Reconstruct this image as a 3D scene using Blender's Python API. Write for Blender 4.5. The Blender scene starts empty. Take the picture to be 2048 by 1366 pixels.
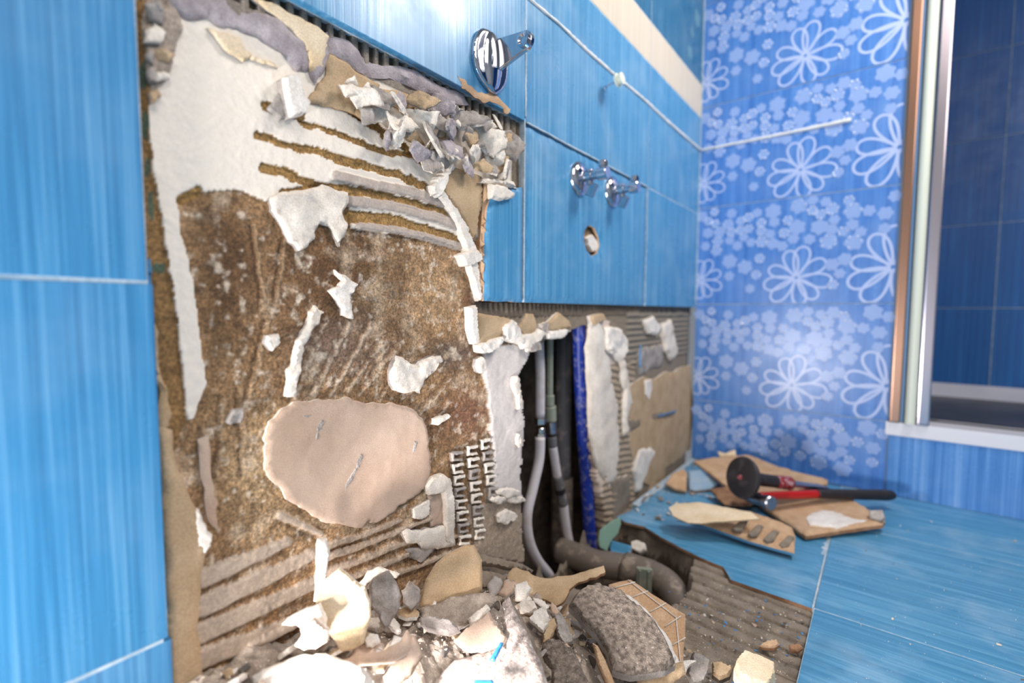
import bpy, bmesh, math, random
import numpy as np
from mathutils import Vector, Matrix, geometry
random.seed(7); rng=np.random.default_rng(7)
S=bpy.context.scene; COL=S.collection
# ------------------------------------------------------------------ camera, lights, exposure
F=960.; YAW,PITCH,ROLL=map(math.radians,(37.66,3.64,.25)); CAM=np.array([.4,0.,.4])
fw=np.array([-math.sin(YAW)*math.cos(PITCH),math.cos(YAW)*math.cos(PITCH),-math.sin(PITCH)])
rt0=np.array([math.cos(YAW),math.sin(YAW),0.]); up0=np.cross(rt0,fw)
rt=rt0*math.cos(ROLL)+up0*math.sin(ROLL); up=up0*math.cos(ROLL)-rt0*math.sin(ROLL)
cd=bpy.data.cameras.new('camera'); cam=bpy.data.objects.new('camera',cd); COL.objects.link(cam)
M=Matrix.Identity(4)
for i in range(3): M[i][0],M[i][1],M[i][2],M[i][3]=rt[i],up[i],-fw[i],CAM[i]
cam.matrix_world=M; cd.lens=F*36/2048; cd.sensor_width=36; cd.clip_start=.01
cd.dof.use_dof=True; cd.dof.focus_distance=.52; cd.dof.aperture_fstop=2.3
S.camera=cam
w=bpy.data.worlds.new('world'); S.world=w; w.use_nodes=True
w.node_tree.nodes['Background'].inputs[0].default_value=(.8,.88,1,1); w.node_tree.nodes['Background'].inputs[1].default_value=.22
def light(name,kind,loc,energy,color,size=.1,target=None,size_y=None):
    l=bpy.data.lights.new(name,kind); l.energy=energy; l.color=color
    if kind=='AREA':
        l.size=size
        if size_y: l.shape='RECTANGLE'; l.size_y=size_y
    else: l.shadow_soft_size=size
    o=bpy.data.objects.new(name,l); COL.objects.link(o); o.location=loc
    if target is not None: o.rotation_euler=(Vector(target)-Vector(loc)).to_track_quat('-Z','Y').to_euler()
    return o
light('ceiling_lamp','AREA',(.70,.99,1.37),9,(1,.95,.91),.27,(.0,.35,.35))
light('work_lamp','POINT',(.085,-.30,.19),17,(1,.94,.90),.04)
torch=light('torch','SPOT',(.104,.10,.116),8.5,(1,.95,.95),.02,(.20,.95,.20)); torch.data.spot_size=math.radians(105); torch.data.spot_blend=.8
light('room_fill','AREA',(1.0,-.1,1.5),9,(1,.93,.87),.9,(.05,.5,.3))
S.view_settings.view_transform='Standard'; S.view_settings.look='None'; S.view_settings.exposure=.25; S.view_settings.gamma=1
S.view_settings.use_curve_mapping=False
# ------------------------------------------------------------------ helpers
def ray(x,y): return fw+rt*(x-1024)/F-up*(y-683)/F
def at(x,y,ax,val):                       # point of the place seen at a photo pixel, on the plane axis=value
    r=ray(x,y); return CAM+r*((val-CAM[ax])/r[ax])
def onp(x,y,p0,n): r=ray(x,y); return CAM+r*(np.dot(np.array(p0)-CAM,n)/np.dot(r,n))
def lin(h):
    if isinstance(h,str): h=[int(h[i:i+2],16)/255 for i in (0,2,4)]
    return np.array([c/12.92 if c<=.04045 else ((c+.055)/1.055)**2.4 for c in h])
def vnoise(P,seed=0):
    P=np.asarray(P,float); I=np.floor(P).astype(np.int64); Fr=P-I; Fr=Fr*Fr*(3-2*Fr); out=0
    for dx in (0,1):
        for dy in (0,1):
            for dz in (0,1):
                h=(I[:,0]+dx)*374761393+(I[:,1]+dy)*668265263+(I[:,2]+dz)*2147483647+seed*1274126177
                h=(h^(h>>13))*1274126177; h=h&0xffffffff; h=((h^(h>>16))*2246822519)&0xffffffff; h=(h^(h>>13))&0xffff
                wgt=(Fr[:,0] if dx else 1-Fr[:,0])*(Fr[:,1] if dy else 1-Fr[:,1])*(Fr[:,2] if dz else 1-Fr[:,2])
                out=out+wgt*(h/65535.)
    return out
def fbm(P,sc,octv=4,seed=0):
    P=np.asarray(P,float)*sc; a=.5; o=0; t=0
    for k in range(octv): o=o+a*vnoise(P+k*17.3,seed+k); t+=a; a*=.5; P=P*2.03
    return o/t*2-1
def inpoly(x,y,poly):
    r=np.zeros(x.shape,bool); n=len(poly)
    for i in range(n):
        x0,y0=poly[i]; x1,y1=poly[(i+1)%n]
        if y0==y1: continue
        c=((y0>y)!=(y1>y)); r^=c&(x<(x1-x0)*(y-y0)/(y1-y0)+x0)
    return r
def dseg(x,y,a,b):
    ax,ay=a; bx,by=b; dx,dy=bx-ax,by-ay; L=dx*dx+dy*dy+1e-12
    t=np.clip(((x-ax)*dx+(y-ay)*dy)/L,0,1); return np.hypot(x-ax-t*dx,y-ay-t*dy),t
def dline(x,y,pts,closed=False):
    d=np.full(np.shape(x),1e9); n=len(pts)
    for i in range(n if closed else n-1): d=np.minimum(d,dseg(x,y,pts[i],pts[(i+1)%n])[0])
    return d
# ------------------------------------------------------------------ materials
class NT:
    def __init__(s,name):
        s.m=bpy.data.materials.new(name); s.m.use_nodes=True; s.t=s.m.node_tree; s.p=s.t.nodes['Principled BSDF']
    def n(s,k,**kw):
        nd=s.t.nodes.new(k)
        for a,b in kw.items(): setattr(nd,a,b)
        return nd
    def l(s,a,b): s.t.links.new(a,b)
    def noise(s,scale,detail=4,vec=None,sx=None,rough=.6):
        tc=s.n('ShaderNodeTexCoord'); mp=s.n('ShaderNodeMapping'); s.l(tc.outputs['Object'],mp.inputs[0])
        if sx: mp.inputs['Scale'].default_value=sx
        no=s.n('ShaderNodeTexNoise'); no.inputs['Scale'].default_value=scale; no.inputs['Detail'].default_value=detail; no.inputs['Roughness'].default_value=rough
        s.l(mp.outputs[0],no.inputs['Vector']); return no.outputs['Fac']
    def ramp(s,fac,stops):
        r=s.n('ShaderNodeValToRGB'); s.l(fac,r.inputs[0]); e=r.color_ramp.elements
        while len(e)<len(stops): e.new(.5)
        for i,(p,c) in enumerate(stops):
            e[i].position=p
            c=(c,c,c) if isinstance(c,(int,float)) else (lin(c) if isinstance(c,str) else c)
            e[i].color=(*c,1)
        return r.outputs[0]
    def mix(s,fac,a,b,mode='MIX'):
        m=s.n('ShaderNodeMix',data_type='RGBA',blend_type=mode)
        for v,i in ((fac,0),(a,6),(b,7)):
            if isinstance(v,(int,float)): m.inputs[i].default_value=v if i==0 else (v,v,v,1)
            elif isinstance(v,str): m.inputs[i].default_value=(*lin(v),1)
            else: s.l(v,m.inputs[i])
        return m.outputs[2]
    def bump(s,fac,strength,dist=.001,prev=None):
        b=s.n('ShaderNodeBump'); b.inputs['Strength'].default_value=strength; b.inputs['Distance'].default_value=dist
        s.l(fac,b.inputs['Height'])
        if prev: s.l(prev,b.inputs['Normal'])
        s.l(b.outputs[0],s.p.inputs['Normal']); return b.outputs[0]
MATS={}
def matte(name,c1,c2,scale=60,rough=.9,bump=.5,speck=None,sps=260,sp0=.62,fine=700,lo=.35,hi=.65):
    if name in MATS: return MATS[name]
    t=NT(name); n1=t.noise(scale,5); c=t.ramp(n1,[(lo,c1),(hi,c2)])
    n2=t.noise(fine,3)
    c=t.mix(1.,c,t.ramp(n2,[(.3,.78),(.7,1.15)]),'MULTIPLY')
    if speck:
        n3=t.noise(sps,2); c=t.mix(t.ramp(n3,[(sp0,0.),(sp0+.06,1.)]),c,speck)
    t.l(c,t.p.inputs['Base Color']); t.p.inputs['Roughness'].default_value=rough
    b=t.bump(n1,bump*.6,.002); t.bump(n2,bump,.0008,b)
    MATS[name]=t.m; return t.m
def tilemat(name,c1,c2,c3,axis='z',rough=.2,dust=.25,streak=170):
    if name in MATS: return MATS[name]
    t=NT(name); sx=(1,1,.012) if axis=='z' else ((.03,1,1) if axis=='x' else (1,.012,1))
    n1=t.noise(streak,3,sx=sx,rough=.7); c=t.ramp(n1,[(.3,c1),(.52,c2),(.72,c3)])
    d=t.noise(9,5,rough=.65); c=t.mix(t.ramp(d,[(.5,0.),(.75,dust)]),c,'b9cfe0')
    t.l(c,t.p.inputs['Base Color'])
    r=t.n('ShaderNodeMapRange'); t.l(d,r.inputs[0]); r.inputs[1].default_value=.3; r.inputs[2].default_value=.75; r.inputs[3].default_value=rough; r.inputs[4].default_value=rough+.25
    t.l(r.outputs[0],t.p.inputs['Roughness']); t.bump(n1,.3,.0006); MATS[name]=t.m; return t.m
def plain(name,c,rough=.4,metal=0.,**kw):
    if name in MATS: return MATS[name]
    t=NT(name); t.p.inputs['Base Color'].default_value=(*lin(c),1); t.p.inputs['Roughness'].default_value=rough; t.p.inputs['Metallic'].default_value=metal
    n=t.noise(kw.get('scale',80),3); t.bump(n,kw.get('bump',.05),.0005)
    if kw.get('dirt'):
        cc=t.mix(t.ramp(t.noise(kw.get('ds',45),5),[(.52,0.),(.62,kw['dirt'])]),c,kw.get('dc','b8a896')); t.l(cc,t.p.inputs['Base Color'])
    MATS[name]=t.m; return t.m
m_plaster=matte('white_plaster','f1e8dc','dcd0c2',40,bump=.5)
m_plasterd=matte('grey_plaster','b9b0aa','8f867f',50,bump=.9)
m_lilac=matte('board_core','bdb3b6','9b9094',60,bump=.9)
m_tan=matte('board_paper','c8ad8c','b49875',30,bump=.25)
m_cream=matte('cream_board','e8d6ba','dac19c',25,bump=.25)
m_brownp=matte('torn_brown_paper','a07a4e','5e4227',90,bump=1.,speck='caa878')
m_pinkt=matte('pinkish_skim','d0b6a2','bda18c',14,bump=.3,fine=1100)
m_mortar=matte('dark_mortar','988a7d','5a4e45',200,bump=1.,speck='d0c4b8',sps=650,sp0=.66)
m_adh=matte('grey_adhesive','9a8c7c','7d7062',40,bump=.5)
m_terra=matte('tile_biscuit','d2b08e','c09a76',50,bump=.3)
m_terrad=matte('tile_biscuit_dark','b58a68','8d6548',50,bump=.4)
m_conc=matte('concrete','6e5e50','40352c',40,bump=1.)
m_grout=matte('grout','c9d6df','9fb6c6',60,bump=.3)
m_dust=matte('rubble_dust','c4b5a6','94867a',80,bump=1.)
m_paper=matte('torn_white_paper','f2ece4','e2d8cc',60,bump=.3)
m_blueW=tilemat('blue_wall_tile','3d80ae','4f93bf','76abce')
m_blueWp=tilemat('blue_wall_tile_cut','3d80ae','4f93bf','76abce',axis='y')
m_blueL=tilemat('blue_wall_tile_dimmed','2f6f9f','4189bb','66a1cb',dust=.08,streak=230)  # darker copy of the wall tile, its colour offsetting too strong fill light
m_blueB=tilemat('blue_floral_tile','3f72bd','4e82ca','6595d8',dust=.12,rough=.19,streak=90)
m_blueP=tilemat('blue_panel_tile','3f78ba','5b92d2','86b2e4',dust=.1,streak=110)
m_blueF=tilemat('blue_floor_tile','4386ad','5596bd','70abcc',axis='x',dust=.4,rough=.28)
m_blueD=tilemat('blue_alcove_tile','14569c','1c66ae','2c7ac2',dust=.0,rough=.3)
m_creamT=tilemat('cream_border_tile','cdbfa8','d6c9b4','ded2c0',dust=.0,rough=.35)
m_tealRefl=tilemat('floral_tile_teal_reflection','2a5d7c','316a8c','3c7898',dust=.1)  # dark greenish reflection on the upper tiles, put into their base colour
m_fl=plain('flower_glaze','8faadd',.3,bump=.3)
m_fl2=plain('flower_outline_glaze','b4c4ea',.3,bump=.3)
m_flt=plain('flower_glaze_teal_reflection','5d8a9c',.35)  # flower colour carries the same painted reflection
m_glit=plain('glitter_bead','ffffff',.3,1.)
m_chrome=plain('chrome','c9cad2',.11,1.,bump=.02)
m_alu=plain('polished_aluminium','c9bfc6',.22,1.,bump=.1,scale=20)
m_bronzeRefl=plain('bronze_reflection','b98f78',.25,1.,scale=20)  # brown reflection put into the colour of the chrome channel
m_white=plain('white_acrylic','e9e6ea',.25)
m_whitep=plain('white_plastic_pipe','d9d2d6',.35,dirt=.3)
m_nylonRefl=plain('ivory_nylon_and_reflection','dfe3d2',.4)  # nylon of the ring nut; on the jamb a painted cream reflection
m_olive=plain('olive_plastic','8d9384',.45,dirt=.5)
m_gpipe=plain('grey_plastic_pipe','6c6a6e',.45,dirt=.7,dc='a59a92')
m_gpd=plain('dusty_sewer_pipe','75695f',.6,dirt=.8,dc='a89786')
m_bpipe=plain('cobalt_pipe_insulation','1c38a0',.4,dirt=.65,ds=90,dc='8d90b8')
m_black=plain('black_rubber','221e22',.55,dirt=.4,dc='4b4448')
m_red=plain('red_grip','b01612',.35)
m_redd=plain('dark_red_paint','8a1c20',.4,dirt=.5,dc='c9c4cc',ds=150)
m_steel=plain('worn_steel','a9a7b0',.3,1.,dirt=.5,dc='77747c')
m_green=plain('green_plastic_sheet','7fa394',.5)
m_sil=plain('white_silicone','ece9e4',.45,bump=.5,scale=60)
m_tray=matte('dark_tray','56524e','3a3836',8,.35,bump=.05)
m_room=matte('pale_room_paint','c9c6c2','bdb8b2',5,.8,bump=.05)
m_bchip=plain('blue_glaze_chip','3f8fcb',.3)
m_brass=plain('nickel_fitting','cfc3b6',.22,1.)
# ------------------------------------------------------------------ object helpers
def link(name,me,mats,parent=None):
    o=bpy.data.objects.new(name,me); COL.objects.link(o)
    for m in (mats if isinstance(mats,(list,tuple)) else [mats]): me.materials.append(m)
    if parent is not None: o.parent=parent
    return o
def empty(name,loc=(0,0,0),parent=None):
    o=bpy.data.objects.new(name,None); COL.objects.link(o); o.location=loc; o.empty_display_size=.02
    if parent is not None: o.parent=parent
    return o
def tag(o,label=None,cat=None,group=None,kind=None):
    if label: o['label']=label
    if cat: o['category']=cat
    if group: o['group']=group
    if kind: o['kind']=kind
    return o
def from_np(name,V,Fc,mats,parent=None,smooth=True,mi=None):
    me=bpy.data.meshes.new(name); me.from_pydata([tuple(v) for v in V],[],[tuple(int(i) for i in f) for f in Fc])
    if smooth: me.polygons.foreach_set('use_smooth',np.ones(len(me.polygons),bool))
    o=link(name,me,mats,parent)
    if mi is not None: me.polygons.foreach_set('material_index',np.array(mi,dtype=np.int32))
    me.update(); return o
def box(name,lo,hi,mat,parent=None,bev=0.,seg=2,loc=None,rot=None):
    bm=bmesh.new(); bmesh.ops.create_cube(bm,size=1)
    lo=np.array(lo,float); hi=np.array(hi,float); c=(lo+hi)/2
    for v in bm.verts: v.co=Vector([v.co[i]*(hi[i]-lo[i]) for i in range(3)])
    if bev: bmesh.ops.bevel(bm,geom=bm.edges[:],offset=bev,segments=seg,profile=.7,affect='EDGES')
    me=bpy.data.meshes.new(name); bm.to_mesh(me); bm.free()
    o=link(name,me,mat,parent); o.location=c if loc is None else loc
    if rot: o.rotation_euler=rot
    return o
def tube(name,pts,rad,mat,parent=None,seg=20,caps=True,sub=6,wob=0.):
    P=[Vector(p) for p in pts]; R=rad if isinstance(rad,(list,tuple)) else [rad]*len(P)
    Q=[];RR=[]
    for i in range(len(P)-1):
        p0=P[max(i-1,0)];p1=P[i];p2=P[i+1];p3=P[min(i+2,len(P)-1)]
        for k in range(sub):
            t=k/sub; Q.append(.5*((2*p1)+(-p0+p2)*t+(2*p0-5*p1+4*p2-p3)*t*t+(-p0+3*p1-3*p2+p3)*t**3)); RR.append(R[i]+(R[i+1]-R[i])*t)
    Q.append(P[-1]);RR.append(R[-1])
    V=[];Fc=[]; d=(Q[1]-Q[0]).normalized(); a=d.orthogonal().normalized()
    for i,q in enumerate(Q):
        d=(Q[min(i+1,len(Q)-1)]-Q[max(i-1,0)]).normalized(); a=(a-d*a.dot(d)).normalized(); b=d.cross(a)
        for k in range(seg):
            an=2*math.pi*k/seg; r=RR[i]*(1+wob*(random.random()-.5)); V.append(q+a*math.cos(an)*r+b*math.sin(an)*r)
    for i in range(len(Q)-1):
        for k in range(seg): k2=(k+1)%seg; Fc.append((i*seg+k,i*seg+k2,(i+1)*seg+k2,(i+1)*seg+k))
    if caps: Fc.append(tuple(range(seg))[::-1]); Fc.append(tuple((len(Q)-1)*seg+k for k in range(seg)))
    return from_np(name,V,Fc,mat,parent)
def lathe(name,prof,origin,axis,mat,parent=None,seg=32):   # prof: list of (distance along axis, radius)
    ax=Vector(axis).normalized(); a=ax.orthogonal().normalized(); b=ax.cross(a); o=Vector(origin); V=[];Fc=[]
    for h,r in prof:
        for k in range(seg): an=2*math.pi*k/seg; V.append(o+ax*h+(a*math.cos(an)+b*math.sin(an))*max(r,1e-5))
    for i in range(len(prof)-1):
        for k in range(seg): k2=(k+1)%seg; Fc.append((i*seg+k,i*seg+k2,(i+1)*seg+k2,(i+1)*seg+k))
    Fc.append(tuple(range(seg))[::-1]); Fc.append(tuple((len(prof)-1)*seg+k for k in range(seg)))
    ob=from_np(name,V,Fc,mat,parent)
    for p in ob.data.polygons: p.use_smooth=len(p.vertices)==4
    md=ob.modifiers.new('s','EDGE_SPLIT'); md.split_angle=math.radians(40); return ob
def resample(poly,sp):
    out=[]; n=len(poly)
    for i in range(n):
        a=np.array(poly[i]);b=np.array(poly[(i+1)%n]); k=max(1,int(round(np.linalg.norm(b-a)/sp)))
        for j in range(k): out.append(a+(b-a)*j/k)
    return np.array(out)
def plate(name,poly,Mt,th,mats,parent=None,sp=None,jag=.35,amp=.0,nsc=60,bev=None,bend=None,holes=None,hf=None,seed=None,back=True,flat_back=True,chaikin=0):
    """an irregular slab: outline poly (local metres), thickness th towards local +z, mats=[face, side]"""
    seed=random.randint(0,9999) if seed is None else seed
    poly=np.array(poly,float); size=np.ptp(poly,axis=0).max()
    if sp is None: sp=max(size/22,.0016)
    if bev is None: bev=min(th*.22,.0014)
    for _c in range(chaikin): poly=np.vstack([[.75*a+.25*b,.25*a+.75*b] for a,b in zip(poly,np.roll(poly,-1,0))])
    B=resample(poly,sp*.7); nB=len(B)
    if amp: amp*=.8
    if jag:
        P3=np.c_[B,np.zeros(nB)]; B=B+np.c_[fbm(P3,.28/sp,3,seed),fbm(P3,.28/sp,3,seed+9)]*sp*jag*2.2
    lo=B.min(0);hi=B.max(0); xs=np.arange(lo[0],hi[0],sp); ys=np.arange(lo[1],hi[1],sp*.87)
    G=np.array([(x+(j%2)*sp/2,y) for j,y in enumerate(ys) for x in xs]) if len(xs) and len(ys) else np.zeros((0,2))
    if len(G):
        G=G+rng.normal(0,sp*.12,G.shape); d=dline(G[:,0],G[:,1],B,True); k=inpoly(G[:,0],G[:,1],B)&(d>sp*.45)
        HB=[]
        if holes:
            for h in holes:
                h=np.array(h); k&=~inpoly(G[:,0],G[:,1],h)&(dline(G[:,0],G[:,1],h,True)>sp*.4)
        G=G[k]
    rings=[B]+[resample(h,sp*.7) for h in (holes or [])]
    allp=np.vstack(rings+[G]); E=[];o=0
    for r in rings: E+=[(o+i,o+(i+1)%len(r)) for i in range(len(r))]; o+=len(r)
    vs,es,fs,ov,_,_=geometry.delaunay_2d_cdt([Vector(p) for p in allp],E,[],0,1e-7)
    V2=np.array([tuple(v) for v in vs]); T=[f for f in fs]
    cen=np.array([V2[list(f)].mean(0) for f in T]); keep=inpoly(cen[:,0],cen[:,1],B)
    for h in rings[1:]: keep&=~inpoly(cen[:,0],cen[:,1],h)
    T=[f for f,k in zip(T,keep) if k]
    n=len(V2); d=np.minimum.reduce([dline(V2[:,0],V2[:,1],r,True) for r in rings])
    P3=np.c_[V2,np.full(n,seed*.37)]
    prof=1-.4*(1-np.clip(d/max(bev,1e-6),0,1))**2
    z=th*prof+amp*fbm(P3,nsc,4,seed)+(amp*.5*(np.abs(fbm(P3,nsc*2.2,2,seed+3))-.3))
    if hf is not None: z=z+hf(V2)
    zb=np.zeros(n) if flat_back else -z*.6
    if bend is not None: bz=bend(V2); z=z+bz; zb=zb+bz
    top=np.c_[V2,z]; bot=np.c_[V2,zb]
    # boundary edges of kept triangles
    cnt={}
    for f in T:
        for i in range(3):
            a,b=f[i],f[(i+1)%3]; cnt[(a,b)]=1
    be=[(a,b) for (a,b) in cnt if (b,a) not in cnt]
    Fc=[tuple(f) for f in T]; mi=[0]*len(T)
    Fc+=[tuple(i+n for i in f[::-1]) for f in T]; mi+=[0]*len(T)
    Fc+=[(b,a,a+n,b+n) for a,b in be]; mi+=[1 if isinstance(mats,(list,tuple)) and len(mats)>1 else 0]*len(be)
    me=bpy.data.meshes.new(name); me.from_pydata([tuple(v) for v in np.vstack([top,bot])],[],Fc)
    sm=np.array([True]*(2*len(T))+[False]*len(be)); me.polygons.foreach_set('use_smooth',sm)
    ob=link(name,me,mats,parent); me.polygons.foreach_set('material_index',np.array(mi,dtype=np.int32)); me.update()
    # crisp rim
    md=ob.modifiers.new('s','EDGE_SPLIT'); md.split_angle=math.radians(50)
    if parent is not None and parent.type=='EMPTY': ob.matrix_parent_inverse=Matrix.Identity(4)
    ob.matrix_local=Mt if parent is None else (par_world(parent).inverted()@Mt); return ob
def par_world(o):
    m=o.matrix_local.copy() if o.parent is None else par_world(o.parent)@o.matrix_local
    return Matrix.LocRotScale(o.location,o.rotation_euler,o.scale) if o.parent is None else m
def frame(origin,n,ref=(0,0,1)):
    n=Vector(n).normalized(); r=Vector(ref)
    if abs(n.dot(r))>.95: r=Vector((0,1,0))
    u=r.cross(n).normalized(); v=n.cross(u)
    m=Matrix.Identity(4)
    for i in range(3): m[i][0],m[i][1],m[i][2],m[i][3]=u[i],v[i],n[i],origin[i]
    return m
def pplate(name,pix,p0,n,th,mats,parent=None,**kw):
    """slab whose outline is read at photo pixels on the plane through p0 with normal n; th stands proud of that plane backwards"""
    n=np.array(Vector(n).normalized()); W=np.array([onp(x,y,p0,n) for x,y in pix]); c=W.mean(0)
    Mt=frame(c-n*th,n); inv=Mt.inverted(); L=[inv@Vector(p) for p in W]
    return plate(name,[(p.x,p.y) for p in L],Mt,th,mats,parent,**kw)
XW=-.0135                                    # substrate plane behind the wall tiles
def wp(name,pix,th,mats,parent,x0=XW,**kw):  # piece stuck on the left wall; its face stands at x0+th
    return pplate(name,pix,(x0+th,0,0),(1,0,0),th,mats,parent,**kw)
# ================================================================== SETTING
D=1.325
wallL=tag(empty('wall_left'),'long wall with blue tiles partly hacked off to the board',kind='structure')
ZR=[-.085,.163,.411,.659,.907]; YC=[-.76,-.324,.111,.546,.981,D]
g=.0012
def tile(name,lo,hi,mat,parent): return box(name,lo,hi,mat,parent,bev=.0009,seg=2)
for ci in range(5):
    for ri in range(4):
        y0,y1,z0,z1=YC[ci],YC[ci+1],max(ZR[ri],0),ZR[ri+1]
        if ci<2: z0,z1=[(0,.162),(.162,.4185),(.4185,.668),(.668,.907)][ri]
        if ci==1: y1=[.1155,.1135,.110,.107][ri]
        if ci>=2 and ri<=1: continue
        if ci==2 and ri==2: continue
        if ci==3 and ri==2: continue
        tile('tile',(-.008,y0+g,z0+g),(0,y1-g,z1-g),m_blueL if ci<2 else m_blueW,wallL)
for ci in range(5):
    tile('border_tile',(-.008,YC[ci]+g,.907+g),(0,YC[ci+1]-g,.99-g),m_creamT,wallL)
    for z0 in (.99,1.245,1.5): tile('floral_tile',(-.008,YC[ci]+g,z0+g),(0,YC[ci+1]-g,z0+.255-g),m_tealRefl,wallL)
# grout bed behind the remaining tiles
for lo,hi in (((-.02,-.76,0),(-.0022,.108,.907)),((-.02,.108,.662),(-.0022,D,.907)),((-.02,.549,.4135),(-.0022,.98,.662))): pass
def bed(name,rects,parent,ax):   # thin slabs of grout
    bm=bmesh.new()
    for lo,hi in rects:
        r=bmesh.ops.create_cube(bm,size=1)
        for v in r['verts']: v.co=Vector([(lo[i]+hi[i])/2+v.co[i]*(hi[i]-lo[i]) for i in range(3)])
    me=bpy.data.meshes.new(name); bm.to_mesh(me); bm.free(); return link(name,me,m_grout,parent)
bed('grout',[((-.022,-.76,0),(-.0006,.1095,1.75)),((-.022,.1095,.6605),(-.0006,D,1.75)),((-.022,.98,.4125),(-.0006,D,.6605)),((-.022,.5455,.4125),(-.0006,.5475,.6605))],wallL,0)
# tile with the sawn drain hole
hp_=[at(x,y,0,0) for x,y in [(1180,450),(1192,455),(1200,475),(1202,492),(1196,508),(1186,512),(1176,500),(1171,482),(1172,462)]]
Mw=frame((-.008,0,0),(1,0,0))
def yz(pts): i=Mw.inverted(); return [((i@Vector(p)).x,(i@Vector(p)).y) for p in pts]
plate('tile',yz([(0,.546+g,.411+g),(0,.981-g,.411+g),(0,.981-g,.659-g),(0,.546+g,.659-g)]),Mw,.008,[m_blueWp,m_terra],wallL,sp=.012,jag=0,bev=.0005,holes=[yz(hp_)])
# broken tile remnant
brk=[at(x,y,0,0) for x,y in [(972,600),(970,520),(972,470),(977,420),(982,400),(984,375),(1000,372),(1020,376),(1045,374)]]
brk=[(0,.463,.411+g)]+[tuple(p) for p in brk[1:]]+[(0,.546-g,float(brk[-1][2])),(0,.546-g,.411+g)]
plate('broken_tile',yz(brk)[::-1],Mw,.008,[m_blueWp,m_terra],wallL,sp=.006,jag=.12,bev=.0005)
wp('biscuit_edge',[(964,600),(962,560),(966,480),(970,420),(972,365),(984,365),(986,395),(977,415),(975,480),(972,560),(974,600)],.0122,[m_terra,m_terrad],wallL,jag=.15)
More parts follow.
